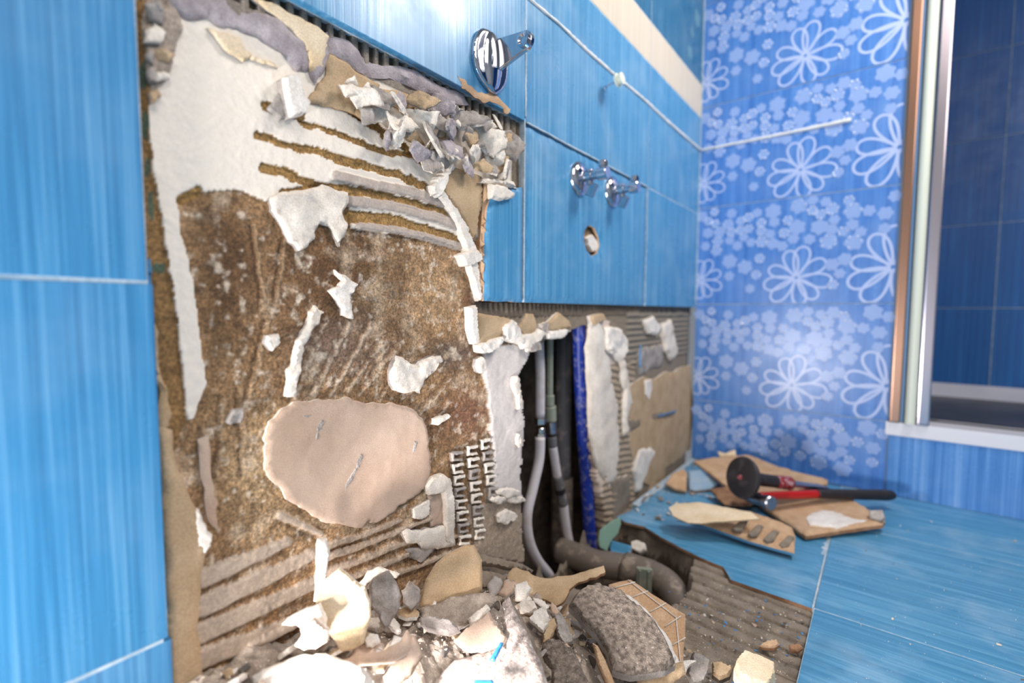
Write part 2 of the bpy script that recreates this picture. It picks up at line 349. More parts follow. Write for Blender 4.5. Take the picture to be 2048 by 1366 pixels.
# ---- the bare substrate, a height field with the colours of its layers
def build_substrate():
    cols=np.arange(250,1398,2.6); Y=np.array([at(c,640,0,XW)[1] for c in cols]); Y[-1]=D; Y=np.clip(Y,None,D)
    Z=np.arange(-.12,.672,.00125); ny,nz=len(Y),len(Z)
    YY,ZZ=np.meshgrid(Y,Z,indexing='ij'); yf,zf=YY.ravel(),ZZ.ravel()
    P=np.c_[np.full(yf.shape,XW),yf,zf]; v=P-CAM; d=v@fw
    px=1024+F*(v@rt)/d; py=683-F*(v@up)/d
    N3=np.c_[np.zeros(yf.shape),yf,zf]
    wx=fbm(N3,110,4,1); wy=fbm(N3,110,4,2); qx=px+wx*7; qy=py+wy*7
    n1=fbm(N3,35,5,3); n2=fbm(N3,260,3,4); n3=fbm(N3,14,3,5); st=fbm(np.c_[np.zeros(yf.shape),yf*1.,zf*.22],160,3,6)
    C=np.tile(lin('8f6f4e'),(len(yf),1)); mot=np.full(yf.shape,1.); H=n1*.0009+n2*.0004
    def paint(mask,c,m,h=0.,nz_=0.):
        mask=np.clip(mask.astype(float),0,1)[:,None]; C[:]=C*(1-mask)+lin(c)*mask
        mm=mask[:,0]; mot[:]=mot*(1-mm)+m*mm; H[:]=H+mm*(h+nz_*n1)
    def soft(cx,cy,rx,ry): return np.clip(1.25-np.hypot((qx-cx)/rx,(qy-cy)/ry)+.5*n1,0,1)
    paint(soft(650,560,170,160),'65482e',1.)
    paint(soft(450,560,70,170)*.9,'5e432a',1.)
    paint(soft(860,580,110,90),'a98864',1.)
    paint(soft(780,600,80,60)*.6,'a98864',1.)
    paint(soft(560,930,110,170),'a98c68',1.2)
    paint(soft(720,640,90,60)*.8,'6d5642',.9)
    paint(soft(950,620,30,90),'5b3a28',.8)
    paint(soft(920,830,60,60),'7a5540',1.)
    paint(soft(680,700,120,60)*.7,'7d685c',.8)
    paint(soft(905,710,60,35)*.9,'66564c',.9)
    pl=np.clip(fbm(N3,55,5,41)*2.2-.35,0,1); paint(pl*.75,'ccb498',.8)
    pl=np.clip(fbm(N3,170,4,42)*3.-.7,0,1); paint(pl*.8,'d9c8b4',.5,.0004)
    pl=np.clip(fbm(N3,24,4,43)*2.5-.5,0,1); paint(pl*.6,'5d4128',1.)
    # diagonal trowel scratches
    for (a,b,wd) in [((590,800),(650,640),7),((622,800),(700,650),6),((655,800),(745,650),6),((690,790),(770,680),5),((720,790),(800,690),5),((760,800),(820,720),5),((805,800),(835,770),4),((840,830),(900,760),4),((860,850),(905,800),4),((610,740),(640,690),5)]:
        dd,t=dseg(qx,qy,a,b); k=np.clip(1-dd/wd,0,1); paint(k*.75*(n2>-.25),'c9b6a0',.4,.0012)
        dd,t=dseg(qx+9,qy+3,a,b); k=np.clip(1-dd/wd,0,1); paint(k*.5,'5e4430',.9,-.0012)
    # vertical worn streaks left of the patch
    for (a,b,wd) in [((395,860),(420,1010),9),((440,800),(425,960),7),((470,780),(480,950),6),((500,450),(520,620),5),((560,480),(545,600),5),((530,640),(480,820),6)]:
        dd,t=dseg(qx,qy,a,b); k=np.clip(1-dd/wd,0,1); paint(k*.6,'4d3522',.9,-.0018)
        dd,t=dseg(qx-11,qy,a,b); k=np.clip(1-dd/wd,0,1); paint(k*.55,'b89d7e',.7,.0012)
    # white plaster field and its long left strip
    WH=[(284,60),(330,20),(340,-40),(640,-40),(700,60),(760,100),(930,190),(1040,240),(1040,380),(900,345),(905,420),(960,520),(930,500),(860,480),(700,455),(695,390),(560,388),(530,402),(475,378),(425,382),(385,385),(352,400),(362,470),(385,560),(395,640),(402,700),(412,765),(386,838),(373,838),(362,720),(348,600),(322,440),(298,300)]
    wm=inpoly(px+wx*3.5,py+wy*3.5,WH); paint(wm,'f2e7d9',.06,.0022,-.0006)
    # brown grooves combed through the white
    for pts,wd in [([(512,272),(560,285),(620,302),(720,330),(800,352),(885,392)],9),([(530,212),(580,225),(600,235)],11),([(600,245),(680,270),(760,300),(830,315)],7),([(525,335),(570,345),(620,368),(665,378),(740,388),(820,410),(905,430)],11),([(700,432),(770,440),(850,462),(960,500)],13),([(655,195),(700,215),(745,245)],14),([(365,400),(392,382)],10),([(560,385),(640,372),(660,380)],6),([(735,245),(800,290),(850,330)],8)]:
        k=dline(qx,qy,pts)<wd*(1+.25*n1); paint(k,'a07c4a',.9,-.0022)
    # smooth combed adhesive ridges between the grooves
    for pts,wd,h in [([(668,352),(740,368),(830,388),(925,420)],10,.003),([(700,402),(780,412),(870,435),(955,468)],11,.003),([(715,452),(800,462),(880,482),(960,505)],8,.0025),([(655,178),(720,200),(770,225)],10,.0015)]:
        dd=dline(px+wx*2+n1*3,py+wy*2+n1*3,pts); k=np.clip((1-(dd/wd)**2)*1.8,0,1)**.6; paint((k>.05),'b9aba0',.25); H[:]+=k*h
    # lower trowel ridges fanning to the left edge
    fan=[((405,1158),(575,1083),17),((400,1212),(625,1110),21),((400,1265),(632,1165),21),((400,1318),(600,1240),21),((400,1372),(580,1300),21),((640,1098),(800,1040),7),((640,1120),(860,1038),7),((650,1145),(900,1050),7),((655,1172),(920,1068),7),((700,1185),(935,1090),6),((560,1030),(640,1068),9),((500,1290),(600,1240),9)]
    for a,b,wd in fan:
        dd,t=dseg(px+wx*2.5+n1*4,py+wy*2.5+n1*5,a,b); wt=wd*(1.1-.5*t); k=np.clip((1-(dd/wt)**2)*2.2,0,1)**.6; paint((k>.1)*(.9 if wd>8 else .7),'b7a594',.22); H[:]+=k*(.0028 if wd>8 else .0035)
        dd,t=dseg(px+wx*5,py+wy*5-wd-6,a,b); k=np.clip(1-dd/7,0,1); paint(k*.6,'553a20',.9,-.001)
    # left fringe beside the strip: green board slivers, brown fibre
    paint(inpoly(qx,qy,[(262,0),(285,0),(300,300),(318,420),(345,560),(360,720),(372,840),(345,900),(320,900),(300,560),(285,300)]),'86663f',.9)
    for cx,cy,rx,ry in [(292,60,8,40),(286,150,7,30),(290,250,7,30),(296,335,6,20),(300,410,6,30),(318,535,16,10),(325,890,16,8)]: paint(np.hypot((qx-cx)/rx,(qy-cy)/ry)<1,'4c5a4a',.6)
    paint(inpoly(px+wx*6,py+wy*6,[(290,0),(345,0),(360,60),(330,170),(295,190),(282,60)]),'a8988a',.5,.002,.002)
    # strip under the upper tiles: combed grey adhesive with dark teeth
    dz=(.659-zf); up_=(dz<.03)&(yf>.11)&(yf<.55); tooth=(np.sin(yf*2*math.pi/.0125)>.0)
    paint(up_,'8d8175',.5,.001); paint(up_&tooth&(dz<.018),'4a4038',.4,-.004)
    rt_=(yf>.50)&(yf<.548)&(zf>.56)&(dz>0); paint(rt_&(yf>.53),'7a6c5c',.6,.001)
    paint((yf>.435)&(yf<.468)&(zf>.41)&(zf<.6)&inpoly(px,py,[(950,440),(962,340),(990,345),(985,600),(950,560)]),'7d746c',.4,.002)
    # under the lower edge of the tiles, from the broken tile to the corner
    lowr=(zf<.4125)&(inpoly(px,py,[(955,596),(1400,600),(1400,1200),(935,1200),(985,900),(960,700)]))
    paint(lowr,'8b7d6c',.35,.001)
    tb=(zf<.4125)&(zf>.392)&(yf>.455); paint(tb,'6d6154',.4); H[:]+=tb*(np.sin(yf*2*math.pi/.011)>0)*.0025
    # white skim left of the opening
    paint(inpoly(qx,qy,[(945,640),(1000,690),(1060,690),(1045,745),(1030,765),(1045,800),(1045,1000),(985,1010),(985,900),(960,700)]),'d8cfc9',.15,.003,.0012)
    paint(inpoly(qx,qy,[(935,1010),(1045,1000),(1048,1125),(945,1110)]),'a89684',.5,.002)
    # plaster column right of the opening
    paint(inpoly(qx,qy,[(1178,640),(1215,640),(1225,700),(1240,800),(1238,960),(1215,1040),(1195,1010),(1186,900),(1180,760)]),'dccabd',.25,.004,.003)
    # combed beige adhesive and boards near the corner
    cr=(yf>.86)&(zf<.40)&(zf>.29)&(px>1252); paint(cr,'8a8072',.3); H[:]+=cr*(.5+.5*np.sin(zf*2*math.pi/.0125))*.003
    cr=(px>1200)&(px<1268)&(zf<.30); paint(cr,'a79580',.3); H[:]+=cr*(.5+.5*np.sin((zf+yf*.2)*2*math.pi/.013))*.003
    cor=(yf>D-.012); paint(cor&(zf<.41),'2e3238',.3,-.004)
    # fine grain
    H+=mot*(fbm(N3,480,2,8)*.0005)
    # combed brick cells
    op=[(1078,690),(1062,702),(1040,742),(1030,760),(1042,776),(1044,850),(1040,960),(1042,1060),(1050,1180),(1230,1180),(1212,1110),(1205,1040),(1192,960),(1186,900),(1182,800),(1180,700),(1183,652),(1160,652),(1140,664),(1100,672)]
    hole=inpoly(px+wx*4,py+wy*4,op)
    covered=((yf>.56)&(zf>.42))|((yf>.16)&(zf>.668))|((yf<.10))
    idx=np.arange(ny*nz).reshape(ny,nz)
    a=idx[:-1,:-1].ravel();b=idx[1:,:-1].ravel();c=idx[1:,1:].ravel();e=idx[:-1,1:].ravel()
    kk=hole|covered&False; keep=~(kk[a]&kk[b]&kk[c]&kk[e])&~(hole[a]|hole[b]|hole[c]|hole[e])
    keep&=~((yf[a]>.565)&(yf[a]<.975)&(zf[a]>.425)&~inpoly(px,py,[(1160,440),(1215,440),(1215,525),(1160,525)])[a])
    Fc=np.c_[a,b,c,e][keep]
    X=XW+H; X=np.minimum(X,-.0085*((yf<.11)|(zf>.66)|((yf>.462)&(zf>.411)))+.02*~((yf<.11)|(zf>.66)|((yf>.462)&(zf>.411))))
    V=np.c_[X,yf,zf]
    ed={}
    sub=Fc[(hole[np.roll(Fc,0,axis=1)].sum(1)>=0)]
    hn=set(np.where(hole)[0].tolist())
    # rim of the opening: cells next to the hole
    nb=hole.reshape(ny,nz); near=np.zeros_like(nb)
    for dy in (-2,-1,0,1,2):
        for dz_ in (-2,-1,0,1,2): near|=np.roll(np.roll(nb,dy,0),dz_,1)
    near=near.ravel(); rimF=Fc[near[Fc].any(1)]
    ec={}
    for f in rimF.tolist():
        for i in range(4): ec[(f[i],f[(i+1)%4])]=1
    be=[(p,q) for (p,q) in ec if (q,p) not in ec]
    full=set()
    inn={}
    for p,q in be:
        # keep only rim edges lying on the hole side
        if near[p] and near[q]: inn[(p,q)]=1
    V=V.tolist(); mp={}; extra=[]
    def dup(i):
        if i not in mp: V.append([V[i][0]-.02,V[i][1],V[i][2]]); mp[i]=len(V)-1
        return mp[i]
    allE={}
    F2=Fc[near[Fc].any(1)]
    for (p,q) in inn:
        extra.append((q,p,dup(p),dup(q)))
    me=bpy.data.meshes.new('plasterboard'); me.from_pydata(V,[],Fc.tolist()+extra)
    me.polygons.foreach_set('use_smooth',np.ones(len(me.polygons),bool))
    ex=len(V)-len(yf); src=list(mp.keys())
    Ca=np.vstack([C,np.tile(lin('b5a08c'),(ex,1))]) if ex else C; Ma=np.r_[mot,np.full(ex,.3)]
    at_=me.color_attributes.new('Col','FLOAT_COLOR','POINT'); at_.data.foreach_set('color',np.c_[Ca,np.ones(len(Ca))].ravel().astype(np.float32))
    a2=me.attributes.new('mot','FLOAT','POINT'); a2.data.foreach_set('value',Ma.astype(np.float32))
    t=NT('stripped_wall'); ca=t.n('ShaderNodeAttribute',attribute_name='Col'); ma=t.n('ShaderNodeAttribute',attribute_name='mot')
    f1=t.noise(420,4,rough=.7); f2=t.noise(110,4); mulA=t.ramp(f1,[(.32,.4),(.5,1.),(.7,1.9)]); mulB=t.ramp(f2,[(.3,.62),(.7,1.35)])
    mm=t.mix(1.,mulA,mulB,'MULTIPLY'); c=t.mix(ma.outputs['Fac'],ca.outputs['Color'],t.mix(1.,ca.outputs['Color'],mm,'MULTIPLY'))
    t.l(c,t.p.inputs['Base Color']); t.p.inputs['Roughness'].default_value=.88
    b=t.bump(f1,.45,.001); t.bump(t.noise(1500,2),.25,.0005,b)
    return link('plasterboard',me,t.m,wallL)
build_substrate()
# cavity behind the opening
y0,y1=.50,.86
def quadbox(name,x0,x1,y0,y1,z0,z1,mat,parent):
    V=[(x0,y0,z0),(x0,y1,z0),(x0,y1,z1),(x0,y0,z1),(x1,y0,z0),(x1,y1,z0),(x1,y1,z1),(x1,y0,z1)]
    return from_np(name,V,[(0,1,2,3),(0,4,5,1),(3,2,6,7),(0,3,7,4),(1,5,6,2)],mat,parent,smooth=False)
quadbox('cavity',-.14,-.034,y0,y1,-.15,.41,m_conc,wallL)

# ---- pieces on the wall, the layers one can tell apart
W=wallL
def pw(name,pix,th,mats,**kw): return wp(name,pix,th,mats,W,**kw)
pw('skim_patch',[(530,880),(540,845),(565,825),(590,808),(640,800),(680,797),(720,803),(760,808),(800,806),(830,815),(850,840),(862,880),(865,920),(858,960),(840,990),(800,1015),(760,1040),(720,1055),(680,1048),(630,1035),(590,1010),(555,975),(535,930)],.0055,[m_pinkt,m_plaster],amp=.0008,nsc=60,bev=.001,sp=.003,jag=.7)
pw('plaster_patch',[(545,395),(590,380),(650,372),(700,385),(705,405),(688,425),(698,455),(682,492),(662,455),(642,448),(632,480),(600,500),(578,478),(560,440),(546,420)],.007,[m_plaster,m_plasterd],amp=.004,nsc=60,jag=.5,sp=.0028,hf=lambda v:-.003*np.exp(-((v[:,0]-.004)**2+(v[:,1]-.006)**2)/.0002))
pw('plaster_lump',[(672,540),(700,555),(720,570),(705,590),(708,638),(690,630),(678,600),(663,580),(680,572),(688,562)],.007,[m_paper,m_plaster],amp=.003,nsc=90,jag=.5)
pw('plaster_lump',[(800,708),(830,725),(885,712),(888,725),(850,765),(840,790),(795,785),(783,750)],.009,[m_plaster,m_plasterd],amp=.005,nsc=90,jag=.6)
pw('plaster_lump',[(532,690),(535,672),(560,668),(566,685),(550,702),(540,696)],.009,[m_plaster,m_plasterd],amp=.003,nsc=120,jag=.4)
pw('plaster_lump',[(455,845),(470,820),(490,818),(488,845),(465,850)],.005,[m_plasterd],amp=.003,nsc=120,jag=.4)
pw('torn_edge',[(632,610),(650,622),(640,642),(612,692),(604,742),(592,795),(575,792),(582,740),(598,680),(620,640)],.006,[m_plaster,m_plaster],amp=.002,nsc=120,jag=.7,sp=.002)
pw('plaster_lump',[(870,838),(900,828),(905,835),(880,850),(868,850)],.006,[m_plaster],amp=.002,nsc=120)
pw('paper_strip',[(395,880),(415,878),(422,940),(436,1015),(440,1062),(425,1050),(412,1018),(405,960)],.004,[m_pinkt,m_plasterd],amp=.001,nsc=80)
# lower left board layer with its torn white rim
pw('board_layer',[(312,850),(345,862),(348,900),(355,938),(385,1000),(400,1030),(425,1070),(424,1092),(405,1150),(400,1230),(403,1300),(408,1366),(408,1500),(345,1500),(335,1200),(322,940)],.0075,[m_tan,m_paper],amp=.0008,nsc=30,jag=.25,sp=.004)
pw('torn_edge',[(386,1018),(400,1022),(426,1072),(424,1092),(412,1112),(398,1092),(390,1050)],.009,[m_paper,m_paper],amp=.001,jag=.5)
pw('board_sliver',[(300,520),(306,515),(308,590),(313,640),(300,655)],.0125,[m_blueL,m_blueL],jag=.2)
pw('board_sliver',[(304,650),(318,640),(322,700),(330,780),(345,850),(318,870),(312,760)],.005,[m_tan,m_conc],amp=.002,jag=.6)
# ribbons and board right of the brown field
pw('torn_board',[(905,332),(935,340),(968,352),(967,400),(960,440),(956,470),(946,480),(930,440),(908,410),(884,378),(890,350)],.0085,[m_cream if False else m_tan,m_plaster],amp=.0005,jag=.3,sp=.003)
pw('paper_ribbon',[(878,376),(890,378),(915,415),(935,450),(948,480),(962,505),(958,520),(962,560),(968,598),(960,602),(950,560),(940,530),(925,520),(935,500),(925,470),(905,425),(880,392)],.010,[m_paper,m_paper],amp=.002,nsc=90,jag=.35,sp=.0022)
pw('paper_ribbon',[(942,614),(958,610),(958,650),(962,688),(952,690),(944,660)],.012,[m_paper,m_paper],amp=.0006,jag=.3)
pw('plaster_lump',[(868,370),(880,350),(895,340),(905,325),(915,335),(900,352),(895,370),(885,392),(872,392)],.014,[m_paper,m_plaster],amp=.003,nsc=100,jag=.6)
pw('plaster_lump',[(925,510),(945,500),(965,505),(968,520),(955,528),(935,532)],.015,[m_paper,m_plaster],amp=.002,nsc=100,jag=.5)
pw('plaster_crumb',[(965,362),(990,356),(1030,362),(1040,378),(1010,372),(985,370)],.014,[m_plaster,m_plasterd],amp=.002,nsc=100,jag=.5,x0=-.009)
pw('plaster_crumb',[(984,368),(1010,370),(1032,385),(1030,396),(1005,400),(985,396)],.008,[m_plaster,m_plaster],amp=.002,nsc=100,jag=.4,x0=.0005)
# top band of peeled board layers
T=[('peeled_layer',[(330,-20),(430,-20),(470,15),(520,20),(575,40),(605,75),(625,115),(632,145),(600,140),(570,110),(530,80),(500,62),(445,52),(420,40),(380,40),(350,20)],.006,[m_lilac,m_lilac],.006),
('peeled_layer',[(500,-10),(560,10),(640,50),(662,70),(655,130),(640,155),(622,140),(615,105),(590,65),(550,30)],.007,[m_cream,m_plasterd],.001),
('peeled_layer',[(640,72),(662,62),(658,110),(655,140),(632,168),(622,142),(632,128)],.006,[m_lilac,m_lilac],.004),
('peeled_layer',[(418,55),(455,62),(482,72),(495,100),(512,112),(486,122),(452,98)],.006,[m_cream,m_plasterd],.001),
('peeled_layer',[(490,98),(515,112),(545,120),(560,135),(530,125),(505,118)],.006,[m_cream,m_plasterd],.001),
('peeled_layer',[(655,105),(700,130),(762,172),(738,200),(735,240),(700,225),(618,202),(638,168),(655,150)],.006,[m_tan,m_brownp],.001),
('peeled_layer',[(655,66),(700,78),(735,105),(772,132),(850,152),(935,190),(948,212),(900,200),(835,186),(790,160),(735,152),(700,125),(660,102)],.007,[m_lilac,m_lilac],.007),
('plaster_block',[(572,152),(585,148),(602,146),(612,185),(627,206),(615,226),(586,232),(578,192)],.018,[m_paper,m_plasterd],.001),
('torn_flap',[(548,200),(572,170),(578,200),(585,232),(560,240),(538,215)],.006,[m_plasterd,m_plasterd],.002),
('peeled_layer',[(760,170),(830,188),(900,205),(935,225),(930,245),(880,240),(820,225),(770,200)],.005,[m_tan,m_brownp],.002)]
for nm,px_,th,ms,am in T: pw(nm,px_,th,ms,amp=am,nsc=55,jag=.45)
crumple=[(725,195,30,20),(760,200,22,18),(800,215,28,16),(845,205,24,18),(885,215,26,18),(912,232,22,16),(795,245,30,24),(830,240,34,20),(860,275,18,26),(790,275,16,22),(818,268,22,16),(900,262,26,16),(935,240,30,22),(965,248,30,20),(1000,262,28,22),(1018,290,18,24),(975,285,34,22),(940,275,26,22),(905,300,26,18),(880,320,24,16),(950,310,28,16),(990,318,22,16),(1010,335,16,14),(930,325,22,12),(965,335,20,10),(840,300,18,16),(860,330,20,12),(750,225,22,14),(700,182,20,12),(875,245,14,22)]
crumple+=[(cx+random.uniform(-22,22),cy+random.uniform(-18,22),random.uniform(7,15),random.uniform(7,16)) for cx,cy,_,_ in crumple]
for k,(cx,cy,rx,ry) in enumerate(crumple):
    n=random.randint(4,6); a0=random.random()*6
    pp=[(cx+rx*random.uniform(.7,1.75)*math.cos(a0+6.283*i/n),cy+ry*random.uniform(.7,1.75)*math.sin(a0+6.283*i/n)) for i in range(n)]
    nn=Vector((1,random.uniform(-.8,.8),random.uniform(-.9,.7)))
    c0=at(cx,cy,0,XW+.010+random.uniform(0,.008)); sc=float((c0-CAM)@fw)/F
    plate('plaster_crumb' if k%3 else 'torn_flap',[((a-cx)*sc*1.25,(cy-b)*sc) for a,b in pp],frame(c0,nn),random.uniform(.002,.006),[[m_plaster,m_plasterd,m_plaster,m_tan,m_lilac,m_plasterd,m_plaster][k%7],[m_plaster,m_plasterd][k%2]],W,amp=.003,nsc=140,jag=.6)
for k,(cx,cy,rx,ry) in enumerate([(318,25,18,26),(308,70,22,24),(325,110,18,22),(305,150,14,22),(330,150,16,14),(312,190,10,16),(300,110,10,14)]):
    pp=[(cx+rx*random.uniform(.6,1.4)*math.cos(1+6.283*i/5),cy+ry*random.uniform(.6,1.4)*math.sin(1+6.283*i/5)) for i in range(5)]
    pplate('plaster_crumb',pp,at(cx,cy,0,XW+.008),Vector((1,random.uniform(-.4,.3),random.uniform(-.5,.3))),.004,[[m_plasterd,m_plaster,m_tan][k%3],m_plasterd],W,amp=.002,nsc=110,jag=.5)
pw('biscuit_edge',[(918,153),(930,158),(950,172),(975,186),(1000,202),(1020,213),(1014,224),(985,208),(950,194),(925,176)],.003,[m_terra,m_terrad],amp=.001,jag=.9,x0=-.0015)
for pp in ([(640,838),(652,835),(648,860),(634,885),(630,870)],[(724,900),(730,915),(712,950),(690,985),(688,970),(708,940)],[(826,880),(836,884),(832,905),(826,915)],[(655,878),(690,884),(720,886),(690,889)],[(600,838),(612,830),(640,822),(615,838)]):
    pw('plaster_fleck',pp,.0060,[m_plasterd,m_plaster],amp=.0012,nsc=200,jag=.8,sp=.0013)
# combed mortar cells
for i,(x0_,y0_,x1_,y1_,w_) in enumerate([(905,905,922,1100,21),(936,893,954,1090,20),(964,880,984,1010,17)]):
    for k in range(int((y1_-y0_)/24)):
        yy=y0_+k*24; xx=x0_+(x1_-x0_)*(k*24/(y1_-y0_))
        pw('mortar_cell',[(xx,yy),(xx+w_+3,yy-3),(xx+w_+3,yy+3),(xx+5,yy+7),(xx+5,yy+14),(xx+w_,yy+12),(xx+w_+2,yy+17),(xx+1,yy+20)],.006,[m_plaster if (i+k)%3 else m_plasterd,m_adh],amp=.001,nsc=150,jag=.4,sp=.0016)
# plastered box recess low on the wall
pw('plaster_collar',[(855,975),(870,955),(890,948),(905,960),(910,1000),(912,1050),(908,1090),(893,1085),(893,1010),(890,985),(875,990),(862,992)],.009,[m_plaster,m_plaster],amp=.002,jag=.3,sp=.002)
pw('brick_face',[(858,990),(888,985),(890,1050),(862,1055)],.003,[m_pinkt,m_plasterd],amp=.002,jag=.2)
pw('plaster_patch',[(806,1065),(815,1060),(850,1062),(880,1052),(912,1058),(915,1090),(880,1098),(845,1100),(842,1085),(818,1088)],.007,[m_plaster,m_plasterd],amp=.0015,jag=.4)
pw('plaster_patch',[(815,1100),(850,1095),(885,1088),(860,1112),(845,1128),(822,1118)],.005,[m_plasterd,m_plasterd],amp=.001,jag=.4)
pw('plaster_patch',[(828,1018),(850,1005),(862,1000),(862,1030),(845,1040),(828,1035)],.005,[m_plaster,m_plasterd],amp=.001,jag=.5)
# under the broken tile
pw('torn_board',[(960,625),(1000,632),(1030,640),(1040,655),(1010,668),(985,685),(958,695)],.007,[m_tan,m_plaster],amp=.0005,jag=.3)
pw('torn_board',[(1055,628),(1068,628),(1075,650),(1070,668),(1048,672),(1040,655),(1048,640)],.009,[m_tan,m_plasterd],amp=.0005,jag=.3)
pw('torn_board',[(1098,645),(1120,625),(1140,640),(1145,655),(1120,662),(1098,662)],.009,[m_tan,m_paper],amp=.0005,jag=.3)
for pp,mt in [([(1012,655),(1030,640),(1045,660),(1050,690),(1030,688),(1015,678)],m_paper),([(1040,672),(1070,665),(1090,655),(1098,668),(1075,690),(1050,700)],m_plaster),([(1060,690),(1082,680),(1085,700),(1062,705)],m_plasterd),([(960,690),(990,680),(1015,672),(1005,695),(985,705),(962,705)],m_paper),([(1095,662),(1125,658),(1148,662),(1130,675),(1100,680)],m_paper),([(1085,648),(1100,645),(1098,668),(1085,665)],m_plasterd)]:
    pw('plaster_lump',pp,.013,[mt,m_plaster],amp=.003,nsc=110,jag=.5)
for cx,cy,rx,ry in [(1035,770,10,22),(1040,800,6,26),(1020,985,26,14),(1035,1000,22,10),(1000,1000,18,9),(1040,880,5,18),(965,730,10,20),(1015,1035,22,14)]:
    pp=[(cx+rx*random.uniform(.7,1.1)*math.cos(6.283*i/8),cy+ry*random.uniform(.7,1.1)*math.sin(6.283*i/8)) for i in range(8)]
    pw('plaster_crumb',pp,.010,[m_plaster,m_plasterd],amp=.003,nsc=110,jag=.5)
# right of the opening
for nm,pp,th,mt,am in [('plaster_column',[(1185,640),(1205,632),(1215,655),(1222,700),(1232,760),(1242,830),(1240,900),(1235,960),(1222,985),(1200,930),(1188,860),(1180,760),(1178,690)],.012,m_plaster,.009),
    ('plaster_lump',[(1215,655),(1245,655),(1262,690),(1255,710),(1245,730),(1232,712),(1218,700)],.016,m_paper,.008),
    ('paper_ribbon',[(1243,715),(1255,720),(1262,770),(1268,800),(1260,830),(1262,870),(1252,868),(1248,820),(1252,785),(1245,750)],.014,m_plaster,.003),
    ('board_layer',[(1262,770),(1300,755),(1340,745),(1382,733),(1386,760),(1388,800),(1384,900),(1350,930),(1335,935),(1325,960),(1300,960),(1280,955),(1265,900),(1262,830)],.007,m_tan,.0008),
    ('board_layer',[(1300,960),(1318,955),(1322,880),(1335,900),(1332,950),(1318,990),(1300,985)],.005,m_tan,.001),
    ('plaster_lump',[(1280,900),(1300,895),(1312,905),(1300,935),(1290,960),(1285,980),(1275,985),(1270,940)],.011,m_paper,.004),
    ('plaster_lump',[(1290,640),(1310,632),(1325,655),(1318,672),(1300,668)],.012,m_paper,.004),
    ('plaster_lump',[(1325,650),(1345,640),(1352,680),(1358,705),(1348,722),(1335,700)],.014,m_plaster,.004),
    ('plaster_lump',[(1292,762),(1304,758),(1306,775),(1300,800),(1292,790)],.010,m_paper,.002),
    ('adhesive_strip',[(1260,842),(1310,828),(1355,816),(1356,830),(1310,845),(1262,862)],.0095,m_adh,.001),
    ('torn_board',[(1185,632),(1210,626),(1215,640),(1190,652)],.013,m_tan,.001),
    ('adhesive_slab',[(1225,960),(1262,950),(1262,1010),(1240,1060),(1225,1050)],.008,m_adh,.002),
    ('skim_patch',[(1275,700),(1330,688),(1328,730),(1300,742),(1280,750)],.006,m_plasterd,.001)]:
    pw(nm,pp,th,[mt,m_plaster],amp=am,nsc=60,jag=.4)
for a,b in (((1318,832),(1352,822)),((1281,690),(1280,735))): tube('blue_fleck',[at(*a,0,XW+.011),at(*b,0,XW+.011)],.0016,m_bchip,W,seg=8)
# grout smears and silicone bead left by the old worktop
bead=[at(x,y,0,.0) for x,y in [(1058,-4),(1120,50),(1180,105),(1240,160),(1290,203),(1340,250),(1396,302)]]
bead=[(0.001,p[1],.824+.0015*math.sin(i*2)) for i,p in enumerate(bead)]
bead=[(0.001,.20,.825),(0.001,.38,.823)]+bead; bead[-1]=(.002,D-.002,.824)
tube('silicone_bead',bead,[.0016,.0018,.0022,.002,.0026,.0022,.0026,.003,.0028],m_sil,W,seg=8,wob=.5,sub=14)
for j,(p,q) in enumerate([((0.0003,.549,.659),(0.0003,.975,.659)),((.0003,.546,.78),(.0003,.546,.665))]): tube('grout_line',[p,[(a+b)/2 for a,b in zip(p,q)],q],.0014,m_grout,W,seg=8,wob=.6,sub=24)
# --------------------------------------------------------------- back wall with floral tiles
wallB=tag(empty('wall_back'),'end wall of blue floral tiles in the corner',kind='structure')
XE=.418
def ribbon(bm,pts,wd,y,dy=.0004):
    n=len(pts); vs=[]
    for i in range(n):
        a=Vector(pts[i-1]);b=Vector(pts[(i+1)%n]);t=(b-a).normalized();nn=Vector((-t.y,t.x)); p=Vector(pts[i])
        vs.append((bm.verts.new((p.x+nn.x*wd/2,y-dy,p.y+nn.y*wd/2)),bm.verts.new((p.x-nn.x*wd/2,y-dy,p.y-nn.y*wd/2))))
    for i in range(n): a,b=vs[i],vs[(i+1)%n]; bm.faces.new((a[0],a[1],b[1],b[0]))
def clipx(bm,lo,hi):
    for x,nx in ((lo,-1),(hi,1)):
        bmesh.ops.bisect_plane(bm,geom=bm.verts[:]+bm.edges[:]+bm.faces[:],plane_co=(x,0,0),plane_no=(nx,0,0),clear_outer=True)
def big_flower(cx,cz,r,y,parent,mat,rot=0.,tilt=(1,1),lim=(0,.418),zl=None):
    bm=bmesh.new(); np_=9
    for k in range(np_):
        an=rot+2*math.pi*k/np_+.12*math.sin(k*2.3); rr=r*(1+.08*math.sin(k*1.7)); pts=[]
        for i in range(22):
            t=2*math.pi*i/22; u=rr*(.54-.46*math.cos(t)); v=rr*.185*math.sin(t)*(1.1-.5*math.cos(t))
            pts.append((cx+(u*math.cos(an)-v*math.sin(an))*tilt[0],cz+(u*math.sin(an)+v*math.cos(an))*tilt[1]))
        ribbon(bm,pts,r*.07,y,.0003+.00002*k)
    clipx(bm,*lim)
    if zl:
        for z,nz in ((zl[0],-1),(zl[1],1)): bmesh.ops.bisect_plane(bm,geom=bm.verts[:]+bm.edges[:]+bm.faces[:],plane_co=(0,0,z),plane_no=(0,0,nz),clear_outer=True)
    me=bpy.data.meshes.new('flower_outline'); bm.to_mesh(me); bm.free()
    if len(me.polygons): link('flower_outline',me,mat,parent)
